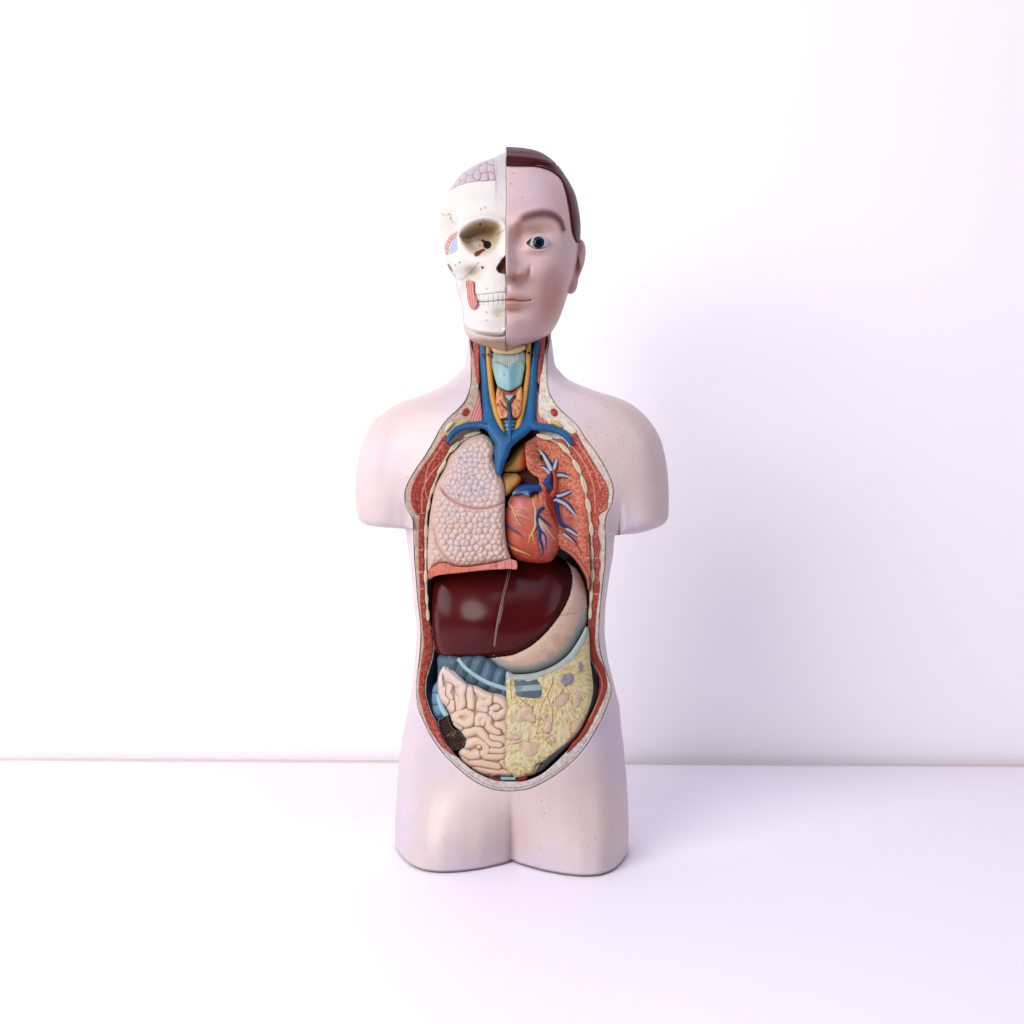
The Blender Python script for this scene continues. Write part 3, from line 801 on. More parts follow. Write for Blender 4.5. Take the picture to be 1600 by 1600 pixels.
bronchus([(860,741,4),(851,732.5,3.8),(842,729.5,2.8),(831,728.5,0.5)], 1)
bronchus([(868,743,3.6),(877,742,3.8),(886,744,3.2),(894,747,1.8),(901,749.5,0.4)], -1)
bronchus([(869,775,3.4),(877,773.5,3.6),(886,770,3),(893,767,1.8),(899,764,0.4)], -1)
bronchus([(865,781,3.8),(874,782.5,4.2),(884,788,4),(894,798.5,3.2),(901,807,1.8),(906,815,0.4)], -1)
bronchus([(878,819,2.5),(886,826,3.4),(894,831,3.4),(903,837,2.2),(913,843,0.4)], -1)
bronchus([(880,833,3),(889,841,3.6),(897,849,3.6),(903,858,2.4),(907.5,867,0.4)], -1)
ves('pulmonary_vein', [(868,783,3.2),(871,798,3.2),(873.5,812,3),(879,821,2.6),(888,826,2)], 2.5, lin(24, 50, 120), bedo, base=bw)
ves('pulmonary_artery', [(865,735,2.8),(867,746,4),(867.5,758,3.8),(865,770,4.5),(860,776,5)], 4, lin(186, 58, 34), bedo, base=bw)
ves('pulmonary_artery', [(850,764,5),(856,778,6.5),(862,792,5.5),(868,806,2.5),(872,816,1)], 4, lin(140, 28, 22), bedo, base=bw)
disc('peg_hole', 847, 715, lambda u, v, d: bw(u, v) + 4.0, 4.6, lin(8, 8, 10), bedo)

# aorta and the space behind the heart
def aor(u, v, d):
    c = np.tile(lin(214, 158, 78), (len(u), 1))
    return mixc(c, lin(196, 72, 26), smooth(806, 822, u + 0.15 * (v - 715)))
aorta = part_poly('aorta', [(786,734),(788,726),(797,714),(812,696),(822,686),(826,700),(825,722),(820,734),(806,738),(790,738)], lambda u, v, d: Vb(u, v) - 24 + dome(d, 14, 14), aor, M_ORGAN, 0.9, 20)
part_poly('aorta', [(786,741),(800,739.5),(809,741),(815,748),(812,757),(803,764),(795,772),(788,774),(784,760)], lambda u, v, d: Vb(u, v) - 22 + dome(d, 10, 10), aor, M_ORGAN, 0.9, 20)
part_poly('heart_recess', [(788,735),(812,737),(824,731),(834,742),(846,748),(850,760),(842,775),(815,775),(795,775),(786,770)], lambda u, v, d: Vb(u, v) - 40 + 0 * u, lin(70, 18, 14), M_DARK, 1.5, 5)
# ---- heart
heart_pts = [(801,774),(808,769.5),(818,768.5),(830,770),(836,766.5),(843,768),(848,774),(854,787.5),(858,796),(866,806),(872.5,820),(876.5,838),(874.5,855),(867,870),(861,877),(842.5,880),(824,878),(807.5,874),(797.5,866),(790.5,850),(788,822),(788,800),(795,785)]
sd_heart = poly_sd(heart_pts, True, 1.5)
def heart_w(u, v, d):
    sg = np.sign(u - 832 + 0.001 * v)
    st = 2.4 * (vnoise((u * 0.62 + v * 0.78 * sg) * 0.62 + 3 * fbm(u, v, 16, 1), (u * 0.78 - v * 0.62 * sg) * 0.13, 1.0, 5) - 0.5)
    z = Vb(u, v) - 16 + dome(d, 26, 24) + 0.45 * st * smooth(795, 830, v) - 1.6 * np.exp(-((u - np.interp(v, [768, 800, 830, 870], [830, 837, 839, 846])) / 2.2) ** 2)
    z = z - 6 * smooth(850, 868, u) * smooth(810, 780, v)
    return z - 2.5 * np.exp(-(seg_dist(u, v, catmull([(788,846),(800,855),(816,864),(832,869)], 2, False)) / 2.5) ** 2)
def heart_col(u, v, d):
    sg = np.sign(u - 832 + 0.001 * v)
    st = 2.4 * (vnoise((u * 0.62 + v * 0.78 * sg) * 0.62 + 3 * fbm(u, v, 16, 1), (u * 0.78 - v * 0.62 * sg) * 0.13, 1.0, 5) - 0.5)
    c = np.tile(lin(206, 98, 70), (len(u), 1))
    c = mixc(c, lin(216, 130, 124), gauss(u, v, 814, 795, 17, 22))
    c = mixc(c, lin(224, 138, 100), gauss(u, v, 842, 783, 9, 12))
    c = mixc(c, lin(178, 56, 32), smooth(835, 876, v) * 0.75)
    c = mixc(c, lin(232, 140, 96), smooth(0.55, 0.95, st) * smooth(815, 845, v) * fbm(u, v, 9, 4) * 0.8)
    c = mixc(c, lin(190, 168, 205), gauss(u, v, 847, 831, 7, 22, -0.25) * 0.85)
    c = mixc(c, lin(226, 215, 160), gauss(u, v, 843, 815, 4.5, 16, -0.2) * 0.75)
    c = mixc(c, lin(120, 90, 125), gauss(u, v, 799, 824, 10, 3.6, 0.55) * 0.8)
    c = mixc(c, lin(170, 205, 225), smooth(776, 771, v) * smooth(799, 806, u) * smooth(834, 828, u))
    return c
heart = relief('heart', sd_heart, heart_w, heart_col, M_ORGAN, torso, 0.7, 34)
hw_ = lambda u, v: heart_w(np.atleast_1d(u), np.atleast_1d(v), np.abs(sd_heart(np.atleast_1d(u), np.atleast_1d(v))))
CY, CB = lin(222, 184, 122), lin(20, 62, 112)
def cor(name, path, col):
    ves(name, [(a, b, r * 1.12) for a, b, r in path], 0.6, col, heart, M_VESSEL, hw_, sides=10)
cor('coronary_artery', [(803,772,1.4),(798,780,1.5),(795.5,787,1.6),(801,795,1.5),(805,806,1.3),(810,817,1.0),(816,823,0.6)], CY)
cor('coronary_artery', [(800,794,1.0),(810,793,0.9),(822,795,0.8),(828,799,0.4)], CY)
cor('coronary_artery', [(804,804,1.0),(812,805,1.0),(820,808,0.8),(828,812,0.4)], CY)
cor('coronary_artery', [(831,772,1.2),(833.5,785,1.4),(836.5,797,1.8),(837,810,2.0),(836.5,822,1.8),(832,832,1.4),(828,840,1.1),(826,848,0.6)], CY)
cor('coronary_artery', [(832,832,1.1),(833,839,0.9),(834.5,846,0.5)], CY)
cor('coronary_artery', [(842,812,1.6),(852,822,1.2),(860,834,0.9),(867,843,0.5)], lin(205, 190, 150))
cor('coronary_vein', [(857,792,2.2),(848,794,2.4),(842,799,2.4),(838.5,808,2.5),(839,818,2.4),(843,830,2.3),(843.5,843,2.0),(846.5,851,1.6),(848,860,1.2),(847,870,0.4)], CB)
cor('coronary_vein', [(842,806,1.6),(850,813,1.6),(857,819,1.2),(862,824,0.5)], CB)
cor('coronary_vein', [(845,829,1.2),(851,836,1.1),(853,846,0.8),(852.5,858,0.4)], CB)
cor('coronary_vein', [(789,817,1.4),(798,826,1.4),(807,831,1.2),(817,839,0.4)], lin(92, 78, 120))
cor('coronary_artery', [(792,849,1.5),(803,857,1.6),(815,862,1.4),(830,868,0.6)], lin(214, 186, 118))
ptr = [(801,773),(804,764),(812,758.5),(824,756),(838,756),(846,760),(845,768),(835,769),(829,772),(828,777),(815,771)]
part_poly('pulmonary_trunk', ptr, lambda u, v, d: Vb(u, v) - 13 + dome(d, 8, 9), lambda u, v, d: mixc(np.tile(lin(10, 66, 122), (len(u), 1)), lin(130, 180, 215), smooth(765, 772, v) * smooth(830, 822, u)), M_VESSEL, 0.7, 16, heart)
part_poly('pulmonary_trunk', [(860,738),(855,745),(846,752),(844,757),(850,760),(857,765),(864,764),(861,755),(863,746)], lambda u, v, d: Vb(u, v) - 19 + dome(d, 6, 6), lin(20, 60, 130), M_VESSEL, 0.7, 14, bedo)

# ---- liver, stomach
liver_pts = [(675,906),(680,899),(690,892),(740,880),(800,872),(845,868),(872,868),(882,874),(889,883),(893.5,896),(894,911),(891,927.5),(882.5,947.5),(870,967.5),(855,986),(836,1004),(817.5,1016),(799,1023.5),(780,1026),(761,1029),(739,1031.5),(714,1032),(695,1029),(685,1022.5),(679,1011),(676,992),(674.3,967),(673.8,942),(674,917)]
sd_liver = poly_sd(liver_pts)
lig = catmull([(796,888),(793,905),(787.5,926),(782,950),(777,976),(773,1003),(771,1027)], 2, False)
def liver_w(u, v, d):
    l = seg_dist(u, v, lig)
    return Vb(u, v) - 8 + dome(d, 12, 9) + dome(d, 32, 6) - 16 * (((u - 772) / 125) ** 2 + ((v - 955) / 85) ** 2) - 40 * smooth(1000, 862, v) + 5 * gauss(u, v, 735, 955, 45, 45) - 1.2 * np.exp(-(l / 2.2) ** 2)
liver = relief('liver', sd_liver, liver_w, lambda u, v, d: mixc(np.tile(lin(76, 9, 8), (len(u), 1)), lin(60, 8, 15), fbm(u, v, 60, 4)), M_LIVER, torso, 1.2, 34)
lw = lambda u, v: liver_w(np.atleast_1d(u), np.atleast_1d(v), np.abs(sd_liver(np.atleast_1d(u), np.atleast_1d(v))))
for off in (-1.4, 1.6):
    ves('liver_ligament', [(a + off * (0.4 + 0.6 * (1028 - b) / 140), b, 0.6) for a, b in [(796,890),(793,905),(787.5,926),(782,950),(777,976),(773,1003),(771.5,1025)]], 0.7, lin(168, 140, 120), liver, M_ORGAN, lw, sides=8)
stom_pts = [(868,872),(884,876),(893,883),(901,889),(909,902),(915,921),(917.5,942),(917.5,961),(915,977),(909,990),(899,1007),(886,1023.5),(867.5,1037.5),(849,1046),(830,1051),(805,1052.5),(792.5,1050),(780,1044),(767.5,1035),(759,1028),(772,1018),(800,1012),(840,985),(865,950),(875,915)]
sd_stom = poly_sd(stom_pts)
def st_low(u, v):
    lowc = catmull([(760,1029),(780,1044),(805,1052.5),(830,1051),(867.5,1037.5),(899,1007),(917,965)], 2, False)
    return seg_dist(u, v, lowc)
def stom_col(u, v, d):
    c = np.tile(lin(222, 190, 166), (len(u), 1))
    c = mixc(c, lin(208, 186, 182), smooth(960, 900, v))
    c = mixc(c, lin(198, 156, 130), smooth(0.5, 0.75, fbm(u, v, 22, 5)) * 0.55)
    c = mixc(c, lin(120, 90, 75), smooth(0.86, 0.93, vnoise(u, v, 2.2, 6)) * 0.35)
    l = st_low(u, v)
    c = mixc(c, lin(176, 190, 188), smooth(15, 7, l + 5 * (fbm(u, v, 6, 2) - 0.5)) * 0.9)
    st = np.sin(u * 0.9 + 4 * fbm(u, v, 16, 1))
    c = mixc(c, lin(150, 160, 155), (st > 0.8) * smooth(11, 4, l) * 0.35)
    crack = np.minimum(seg_dist(u, v, catmull([(876,962),(884,959.5),(891,958.5),(902,958)], 2, False)), seg_dist(u, v, catmull([(889,950),(888,957),(886,962)], 2, False)))
    c = mixc(c, lin(90, 60, 50), (crack < 0.45) * 0.6)
    return c
def stom_w(u, v, d):
    z = Vb(u, v) - 19 + dome(d, 26, 18) - 22 * smooth(955, 885, v)
    sl = sd_liver(u, v)
    return np.where(sl > -0.3, np.minimum(z, liver_w(u, v, np.maximum(sl, 0)) - 4), z)
relief('stomach', sd_stom, stom_w, stom_col, M_ORGAN, torso, 1.0, 34)

# ---- bowel
T3, T4 = (630, 1010), (770, 1010)
colon_pts = [(686,1024),(715,1026),(750,1024),(765,1030),(776,1040),(794,1050),(794,1092),(780,1090),(768,1084),(755,1079),(742,1074),(722,1066),(700,1060),(694,1066),(697,1085),(703,1110),(700,1121),(682,1124),(677,1112),(674.5,1091),(677,1073),(683,1062),(684,1045)]
ctr = [[(684,1040,13),(705,1044,15),(728,1051,18),(750,1060,20),(772,1067,20),(795,1072,20)]]
def colon_w(u, v, d):
    t = np.where(u > 700, u * 0.9 + v * 0.35, v)
    hau = np.abs(np.sin(t * 0.165 + 0.5))
    tae = np.minimum(seg_dist(u, v, catmull([(716,1030),(730,1046),(745.6,1058),(764,1068),(794,1076)], 2, False)), 9)
    return Vb(u, v) - 16 + dome(d, 14, 12) + 4.5 * (hau - 0.6) * smooth(1, 6, tae) - 6 * smooth(705, 690, u)
def colon_col(u, v, d):
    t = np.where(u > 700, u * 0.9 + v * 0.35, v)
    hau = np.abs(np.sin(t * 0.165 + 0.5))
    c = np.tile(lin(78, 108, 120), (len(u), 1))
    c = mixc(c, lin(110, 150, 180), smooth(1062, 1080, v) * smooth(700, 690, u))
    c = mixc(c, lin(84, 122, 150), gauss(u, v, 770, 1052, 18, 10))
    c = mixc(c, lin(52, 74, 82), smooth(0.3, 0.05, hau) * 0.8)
    return c * (0.88 + 0.24 * fbm(u, v, 4, 2))[:, None]
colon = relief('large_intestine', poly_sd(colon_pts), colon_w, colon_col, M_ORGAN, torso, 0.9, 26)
cw = lambda u, v: colon_w(np.atleast_1d(u), np.atleast_1d(v), np.full(np.shape(np.atleast_1d(u)), 14.0))
ves('taenia', [(716,1029,3),(724,1040,3),(730,1046,3),(745.6,1057.5,3.2),(764,1067.5,3.4),(780,1073,3.4),(793,1077,3.4)], 0.5, lin(168, 202, 208), colon, M_ORGAN, cw, squash=0.5)
ves('taenia', [(684,1086,2),(687,1097,3.6),(692,1109,4),(698,1119,4)], 3.0, lin(170, 208, 225), colon, M_ORGAN, cw, squash=0.5)
cec = [(684,1125.6),(690,1121.5),(699,1118),(703,1127),(708,1138),(714,1141),(719,1143),(724,1150),(726.5,1156),(724.5,1165),(718,1170),(711,1173),(703,1172.5),(697,1167),(694,1158),(690,1150),(686,1141)]
sd_cec = poly_sd(cec, True, 1.0)
def cec_col(u, v, d):
    r = np.hypot(u - 716.5, (v - 1156) * 1.0)
    s = np.where(v < 1147, np.sin((v - 0.25 * u) * 1.5 + 2 * fbm(u, v, 6, 1)), np.sin(r * 1.25 + 0.7))
    c = mixc(np.tile(lin(66, 34, 26), (len(u), 1)), lin(34, 15, 12), smooth(0.1, 0.8, s))
    c = mixc(c, lin(150, 110, 88), (np.minimum(seg_dist(u, v, catmull([(698,1150),(705,1146),(712,1142),(711,1146),(706,1150)], 1, False)), 9) < 0.7) * 0.9)
    c = mixc(c, lin(18, 8, 8), smooth(4.2, 3.2, r))
    return mixc(c, lin(92, 98, 104), smooth(1.8, 1.0, d) * 0.85)
part_poly('caecum', cec, lambda u, v, d: Vb(u, v) - 11 + dome(d, 2, 2) - 3 * smooth(1.5, 5, d) + 0.9 * np.sin(np.where(v < 1147, (v - 0.25 * u) * 1.5, np.hypot(u - 716.5, v - 1156) * 1.25)), cec_col, M_ORGAN, 0.6, 24)

si_pts = [(692.5,1041),(700,1042),(714,1051),(730,1067),(745.6,1072),(764,1081),(792,1091),(794,1150),(792,1195),(801,1208),(799,1213),(781.5,1215.5),(758,1212),(738,1201),(724,1190.5),(717,1179),(717.5,1173),(725,1166),(727,1157),(720.6,1144),(708,1132),(700,1110),(689,1094),(684,1077),(685,1057)]
tz = [
 ([(385,420),(368,350),(372,280),(410,230)], 26), ([(420,255),(520,350),(600,400),(578,480),(590,570),(560,620)], 40),
 ([(400,430),(395,500),(440,545)], 36), ([(468,400),(450,460),(480,520)], 30), ([(490,555),(490,625)], 34), ([(545,520),(560,600)], 36),
 ([(668,430),(672,520),(680,600)], 38), ([(735,430),(800,480),(865,505),(850,565),(780,575),(765,610),(825,635)], 36),
 ([(930,530),(985,555),(1030,600)], 40), ([(885,630),(945,605)], 34), ([(885,660),(935,700),(1000,660),(1030,640)], 38),
 ([(520,720),(560,665),(630,660),(685,700),(665,765),(600,775),(545,745)], 38), ([(520,790),(570,820)], 30), 
 ([(750,770),(735,725),(790,690),(830,705),(800,765)], 36), ([(855,720),(850,790),(900,835),(945,860)], 38), ([(950,790),(1010,800),(1040,840)], 38), 
 ([(610,870),(690,850),(755,840),(800,885),(840,945),(885,975),(960,985)], 40), 
 ([(650,980),(730,950),(820,990),(840,1045),(795,1075)], 40), ([(600,1060),(680,1095),(745,1080)], 44), ([(755,1000),(765,1005)], 22), 
 ([(890,910),(1000,935),(1040,960)], 36), ([(880,1040),(985,1045),(1030,1030)], 36), ([(820,1095),(905,1105),(985,1100),(1030,1090)], 34),
 ([(590,1130),(640,1165)], 30), ([(665,1170),(765,1168),(855,1185),(950,1205)], 36), ([(715,1230),(850,1252),(950,1262)], 32), ([(900,1275),(1000,1260),(1075,1285)], 34), ([(1000,1160),(1040,1200)], 36)]
tubes_si = [(catmull([(630 + a / 6.4, 1010 + b / 6.4) for a, b in l], 2.0, False), r * 1.14 / 6.4) for l, r in tz]
_sic = {}
def si_field(u, v):
    key = (len(u), float(u[0]))
    if key not in _sic:
        best = np.full(len(u), -9.0); sec = np.full(len(u), -9.0)
        for c, r in tubes_si:
            s = 1 - seg_dist(u, v, c) / r
            sec = np.maximum(sec, np.minimum(best, s)); best = np.maximum(best, s)
        _sic[key] = (best, sec)
    return _sic[key]
def si_w(u, v, d):
    b, s = si_field(u, v)
    t = np.clip((np.maximum(b, -0.1) + 0.32) / 1.1, 0, 1)
    h = np.sqrt(np.clip(1 - (1 - t) ** 2, 0, 1)) * 13
    h = h - 2.2 * np.exp(-((b - s) / 0.22) ** 2) * smooth(0.7, 0.3, b)
    return Vb(u, v) - 14 + dome(d, 9, 9) + h - 6
def si_col(u, v, d):
    b, s = si_field(u, v)
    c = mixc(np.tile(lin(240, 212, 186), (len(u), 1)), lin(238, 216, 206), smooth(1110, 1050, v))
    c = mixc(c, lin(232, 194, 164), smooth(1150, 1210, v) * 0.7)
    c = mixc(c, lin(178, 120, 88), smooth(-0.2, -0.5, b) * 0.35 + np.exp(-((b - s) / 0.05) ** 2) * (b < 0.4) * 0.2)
    return c
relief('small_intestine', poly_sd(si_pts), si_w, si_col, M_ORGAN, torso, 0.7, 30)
# small loops at the lower right
part_poly('small_intestine', [(824,1211),(838,1194),(846,1193),(842,1203),(834,1210)], lambda u, v, d: Vb(u, v) - 13 + dome(d, 7, 7), lin(226, 184, 158), M_ORGAN, 0.8, 20)
# ---- omentum
om_pts = [(791,1050),(805,1053.5),(830,1052),(849,1047),(867.5,1038.5),(886,1024.5),(899,1008),(909,991),(915.5,979),(919.5,982),(921,995),(922,1030),(924.5,1049),(927,1075),(924,1096),(917,1117),(907,1140),(890,1161),(879,1169),(851,1190.5),(839,1195),(834,1206),(825,1212),(815,1216),(806,1216.5),(797,1209),(787,1199),(786.5,1180),(789,1120),(791,1088)]
sd_om = poly_sd(om_pts, True, 1.5)
bandc = catmull([(786,1061),(817.5,1062.5),(836,1060),(855,1052.5),(874,1044),(892.5,1032.5),(905,1017.5),(918,994),(924,980)], 2, False)
loops = [(823,1112,8,10,0.2),(829,1123,9,6,0.5),(815,1119,8,10,0),(878,1095,13,9,-0.5),(901,1094,6.5,14,0.1),(857,1132,7.5,13,0.1),(858,1150,5,5,0),(863,1156,4,5,0),(829,1170,13,13,0.3),(800,1151,13,4.5,0),(903,1136,8.5,14,0.6),(808,1160,10,4,-0.3),(852,1120,4,7,0)]
def om_parts(u, v):
    f = np.zeros(len(u))
    for a, b, su, sv, an in loops:
        f = np.maximum(f, gauss(u + 7 * (vnoise(u, v, 11, 1) - 0.5), v + 7 * (vnoise(u, v, 11, 2) - 0.5), a, b, su, sv, an))
    wob = 0.25 * (fbm(u, v, 5, 1) - 0.5)
    lo = smooth(0.36, 0.46, f + wob)
    above = v < np.interp(u, bandc[:, 0], bandc[:, 1]) + 2.0 * (fbm(u, v, 6, 3) - 0.5)
    return lo, above, f
veins_o = [catmull(l, 1.5, False) for l in ([(864,1056),(862,1070),(855,1085),(845,1105),(842,1125),(838,1145)],[(855,1085),(858,1097),(862,1106),(863,1122),(862,1135)],[(880,1075),(877,1082),(868,1092),(862,1098)],[(812,1092),(822,1100),(832,1105)],[(797,1063),(798,1080),(799,1092)],[(848,1150),(853,1157),(862,1166)])]
def fib(u, v):
    rg = 1 - 2 * np.abs(fbm(u, v, 7, 2, 3) - 0.5)
    a = 0.55 * fbm(u + 0.3 * v, v, 2.8, 5, 2) + 0.45 * smooth(0.6, 0.98, rg)
    ang = np.arctan2(v - 1050, u - 860)
    rad = np.hypot(u - 860, v - 1050)
    s = vnoise(ang * 26, rad * 0.14, 1.0, 6)
    right = smooth(850, 880, u) * smooth(1190, 1170, v)
    return a * (1 - 0.7 * right) + s * 0.7 * right
def om_w(u, v, d):
    lo, ab, f = om_parts(u, v)
    t = fib(u, v)
    z = Vb(u, v) - 9 + dome(d, 8, 8)
    rel = 2.2 * (t - 0.4) * (1 - lo) + 2.4 * lo * np.clip(f, 0, 1) - 1.0 * np.exp(-((f - 0.4) / 0.05) ** 2)
    rel = np.where(ab, 1.0, rel)
    vd = np.min([seg_dist(u, v, l) for l in veins_o], 0)
    return z + rel + 1.0 * np.exp(-(vd / 1.2) ** 2)
def om_col(u, v, d):
    lo, ab, f = om_parts(u, v)
    t = fib(u, v)
    c = mixc(np.tile(lin(228, 208, 148), (len(u), 1)), lin(236, 222, 178), smooth(0.4, 0.65, t))
    c = mixc(c, lin(160, 134, 76), smooth(0.36, 0.16, t) * 0.4)
    c = mixc(c, lin(232, 222, 190), gauss(u, v, 815, 1140, 18, 16) * 0.5)
    c = mixc(c, lin(222, 190, 168), lo * 0.8)
    c = mixc(c, lin(165, 125, 90), np.exp(-((f - 0.4) / 0.05) ** 2) * 0.25 * smooth(0.3, 0.6, vnoise(u, v, 9, 4)))
    c = mixc(c, lin(170, 188, 194), ab * (0.85 + 0 * u))
    vd = np.min([seg_dist(u, v, l) for l in veins_o], 0)
    c = mixc(c, lin(168, 122, 48), smooth(1.0, 0.4, vd) * 0.7)
    return mixc(c, lin(240, 226, 170), (d < 1.5) * (u < 794) * (v > 1065) * 0.6)
om = relief('omentum', sd_om, om_w, om_col, M_ORGAN, torso, 0.75, 30)
omw = lambda u, v, d=None: om_w(np.atleast_1d(u), np.atleast_1d(v), np.full(np.shape(np.atleast_1d(u)), 10.0)) * 0 + Vb(u, v) - 7.2
def win_col(u, v, d):
    c = np.tile(lin(90, 112, 120), (len(u), 1))
    mid = np.abs(v - (1077 - 0.08 * (u - 803)))
    c = mixc(c, lin(165, 186, 190), smooth(5, 3.8, mid))
    c = mixc(c, lin(120, 135, 132), smooth(818, 812, u) * 0.5)
    return c * (0.85 + 0.3 * fbm(u, v, 3, 3))[:, None]
part_poly('omentum_window', [(803,1062.5),(809,1064),(817,1062),(824,1064.5),(837,1061.5),(842,1066),(846,1073),(845,1087),(840,1090.5),(832,1091),(818,1089.5),(808,1087),(805,1078)], lambda u, v, d: omw(u, v) + dome(d, 1.5, 1), win_col, M_ORGAN, 0.7, 6, om, pst=1)
gcol = lambda u, v, d: mixc(np.tile(lin(138, 138, 148), (len(u), 1)), lin(168, 166, 172), fbm(u, v, 6, 2))
part_poly('omentum_window', [(878,1057),(881,1053),(884,1056),(889,1052.5),(896,1055),(895,1065),(889,1070),(882.5,1073),(878,1067),(876,1063)], lambda u, v, d: omw(u, v) + 1 + dome(d, 3, 3), gcol, M_ORGAN, 0.7, 6, om, pst=1)
part_poly('omentum_window', [(907,1033),(911,1040),(910,1046),(907,1050),(904,1042),(904,1038)], lambda u, v, d: omw(u, v) + 1 + dome(d, 2, 2), gcol, M_ORGAN, 0.7, 6, om, pst=1)
# lower right dark peritoneum, bladder edge, small red bars
part_poly('peritoneum', [(922,1040),(931,1050),(935.5,1062),(935.5,1073),(930,1097),(920,1121),(905,1147),(891,1163),(870,1182),(848,1203),(840,1206),(850,1190),(880,1165),(905,1135),(920,1100),(926,1070)], lambda u, v, d: rim(u, v) - 6 + dome(d, 3, 3), lambda u, v, d: mixc(np.tile(lin(62, 64, 70), (len(u), 1)), lin(120, 125, 140), smooth(2.0, 0.8, d) * smooth(1100, 1060, v)), M_DARK, 0.9, 14)
for q in ([(763,1213.5),(781,1216),(781,1219.5),(768,1217.5)], [(806,1217),(824,1213.5),(822,1217.5),(808,1220)]):
    relief('pubic_muscle', poly_sd(q, False), lambda u, v, d: rim(u, v) + 1, lin(140, 18, 18), M_ORGAN, torso, 0.6, 12)
relief('bladder_edge', poly_sd([(782,1214),(806,1214),(806,1219),(782,1219)], False), lambda u, v, d: rim(u, v) - 1 + dome(d, 2, 1.5), lin(150, 185, 195), M_ORGAN, torso, 0.8, 12)

# ------------------------------------------------------------------ head
def spl(xs, ys, n=4):
    g = np.arange(200, 600, 0.5)
    y = lowpass(np.interp(g, xs, ys), n * 2)
    return lambda v: np.interp(v, g, y)
MID = 791.0
hR = catmull([(789.5,231),(809,232),(835,236.5),(852.5,245),(870,260),(886,282),(896,301),(902,324),(905,350),(905,373),(903,400),(897,430),(889,455),(884,470),(878,487.5),(872,502),(864.5,515),(857,524),(845,531),(828,539),(810,545.5),(792,549)], 1.1, False)
hL = catmull([(787.5,238),(779,242),(765,248.5),(747.5,254.6),(733.5,262.5),(721,271),(711,283.5),(702,296),(692,313),(687.5,329),(686.5,350),(687.5,366),(690.6,381.5),(695.5,397),(697.5,410),(701,419),(706,427),(711,437),(713,451.5),(718,464),(722,477),(723,490),(723.5,504),(726.5,518),(733,529),(745,537.5),(765,545),(790,549)], 1.1, False)
fR = spl([225,231,236,245,260,285,310,340,380,430,470,500,516,526,531,537,549],[0,4,36,57,78,95,103,107,104,106,106,102,96,90,82,58,46], 3)
fL = spl([230,238,245,262,283,310,340,380,420,460,500,516,526,534,542,549],[0,6,40,70,86,97,101,99,101,102,98,92,84,72,60,50], 3)
bk = spl([225,238,260,330,400,460,520,549],[0,25,70,110,112,85,55,40], 4)
usR = lambda v: np.interp(v, np.maximum.accumulate(hR[:, 1] + np.arange(len(hR)) * 1e-5), hR[:, 0])
usL = lambda v: np.interp(v, np.maximum.accumulate(hL[:, 1] + np.arange(len(hL)) * 1e-5), hL[:, 0])
EX = 0.86
eye_pts = [(823.5,380.5),(828,375),(834,370.3),(841,368.6),(848,370.2),(854,374.5),(858.8,379.8),(853,385),(846,387.6),(839,388),(832,386)]
sd_eye = poly_sd(eye_pts, True, 0.7)
brow = catmull([(805,348),(815,341.5),(826,337),(840,334),(855,334),(867,338),(876,346),(881,358)], 2, False)
def nose_h(u, v):
    n = np.interp(v, [338,350,365,380,400,415,426,431,436,440,446],[0,4,8,13,22,32,38,38,33,6,0])
    s = np.interp(v, [338,365,380,400,420,432,446],[13,9,8.5,10.5,14,15,13])
    h = n * np.exp(-((u - MID) / s) ** 2)
    h = h + 14 * gauss(u, v, 814, 427.5, 8.5, 8) - 7 * gauss(u, v, 825.5, 427, 3, 9, 0.3)
    return h
def face_D(u, v):
    D = nose_h(u, v)
    D = D + 4.5 * np.exp(-(seg_dist(u, v, brow) / 8) ** 2)
    D = D - 13 * gauss(u, v, 836, 366, 26, 13) - 9 * gauss(u, v, 811, 374, 10, 14)
    D = D + 10.5 * gauss(u, v, 841, 378, 17, 11.5)
    D = D - 1.3 * np.exp(-(seg_dist(u, v, catmull([(822,378),(830,368),(841,364),(853,367),(861,376)], 1.5, False)) / 1.7) ** 2)
    D = D + 1.2 * np.exp(-(seg_dist(u, v, catmull([(824,383),(834,390.5),(843,391.5),(853,388)], 1.5, False)) / 1.6) ** 2)
    D = D - 2.5 * gauss(u, v, 836, 400, 16, 5, 0.15)
    D = D + 5 * gauss(u, v, 852, 420, 22, 18) - 5 * gauss(u, v, 866, 452, 14, 22)
    D = D + 7 * gauss(u, v, 795, 466, 24, 15)
    D = D + 5.2 * gauss(u, v, 797, 463.5, 23, 4.8) + 7.5 * gauss(u, v, 796, 476, 20, 5.5)
    ml = catmull([(788,469.5),(800,468.6),(812,470),(822,469.8),(830,468.8)], 1.5, False)
    D = D - 3.2 * np.exp(-(seg_dist(u, v, ml) / 1.6) ** 2)
    D = D - 3.6 * gauss(u, v, 797, 484.5, 20, 4.2) + 7 * gauss(u, v, 797, 505, 22, 14) - 1.8 * gauss(u, v, 793, 452, 4, 9)
    D = D - 3.5 * gauss(u, v, 802, 437, 6, 2.6)
    return D
def head_W(u, v, right=True, detail=True):
    us = usR(v) if right else usL(v)
    f = fR(v) if right else fL(v)
    s = np.clip((u - MID) / np.where(np.abs(us - MID) < 0.5, 0.5, us - MID), 0, 1) if right else np.clip((MID - u) / np.maximum(MID - us, 0.5), 0, 1)
    al = np.arcsin(np.clip(s ** (1 / EX), 0, 1))
    w = f * np.cos(al) ** EX
    if detail:
        fade = 1 - s ** 6
        w = w + (face_D(u, v) if right else skull_D(u, v)) * fade
    return w
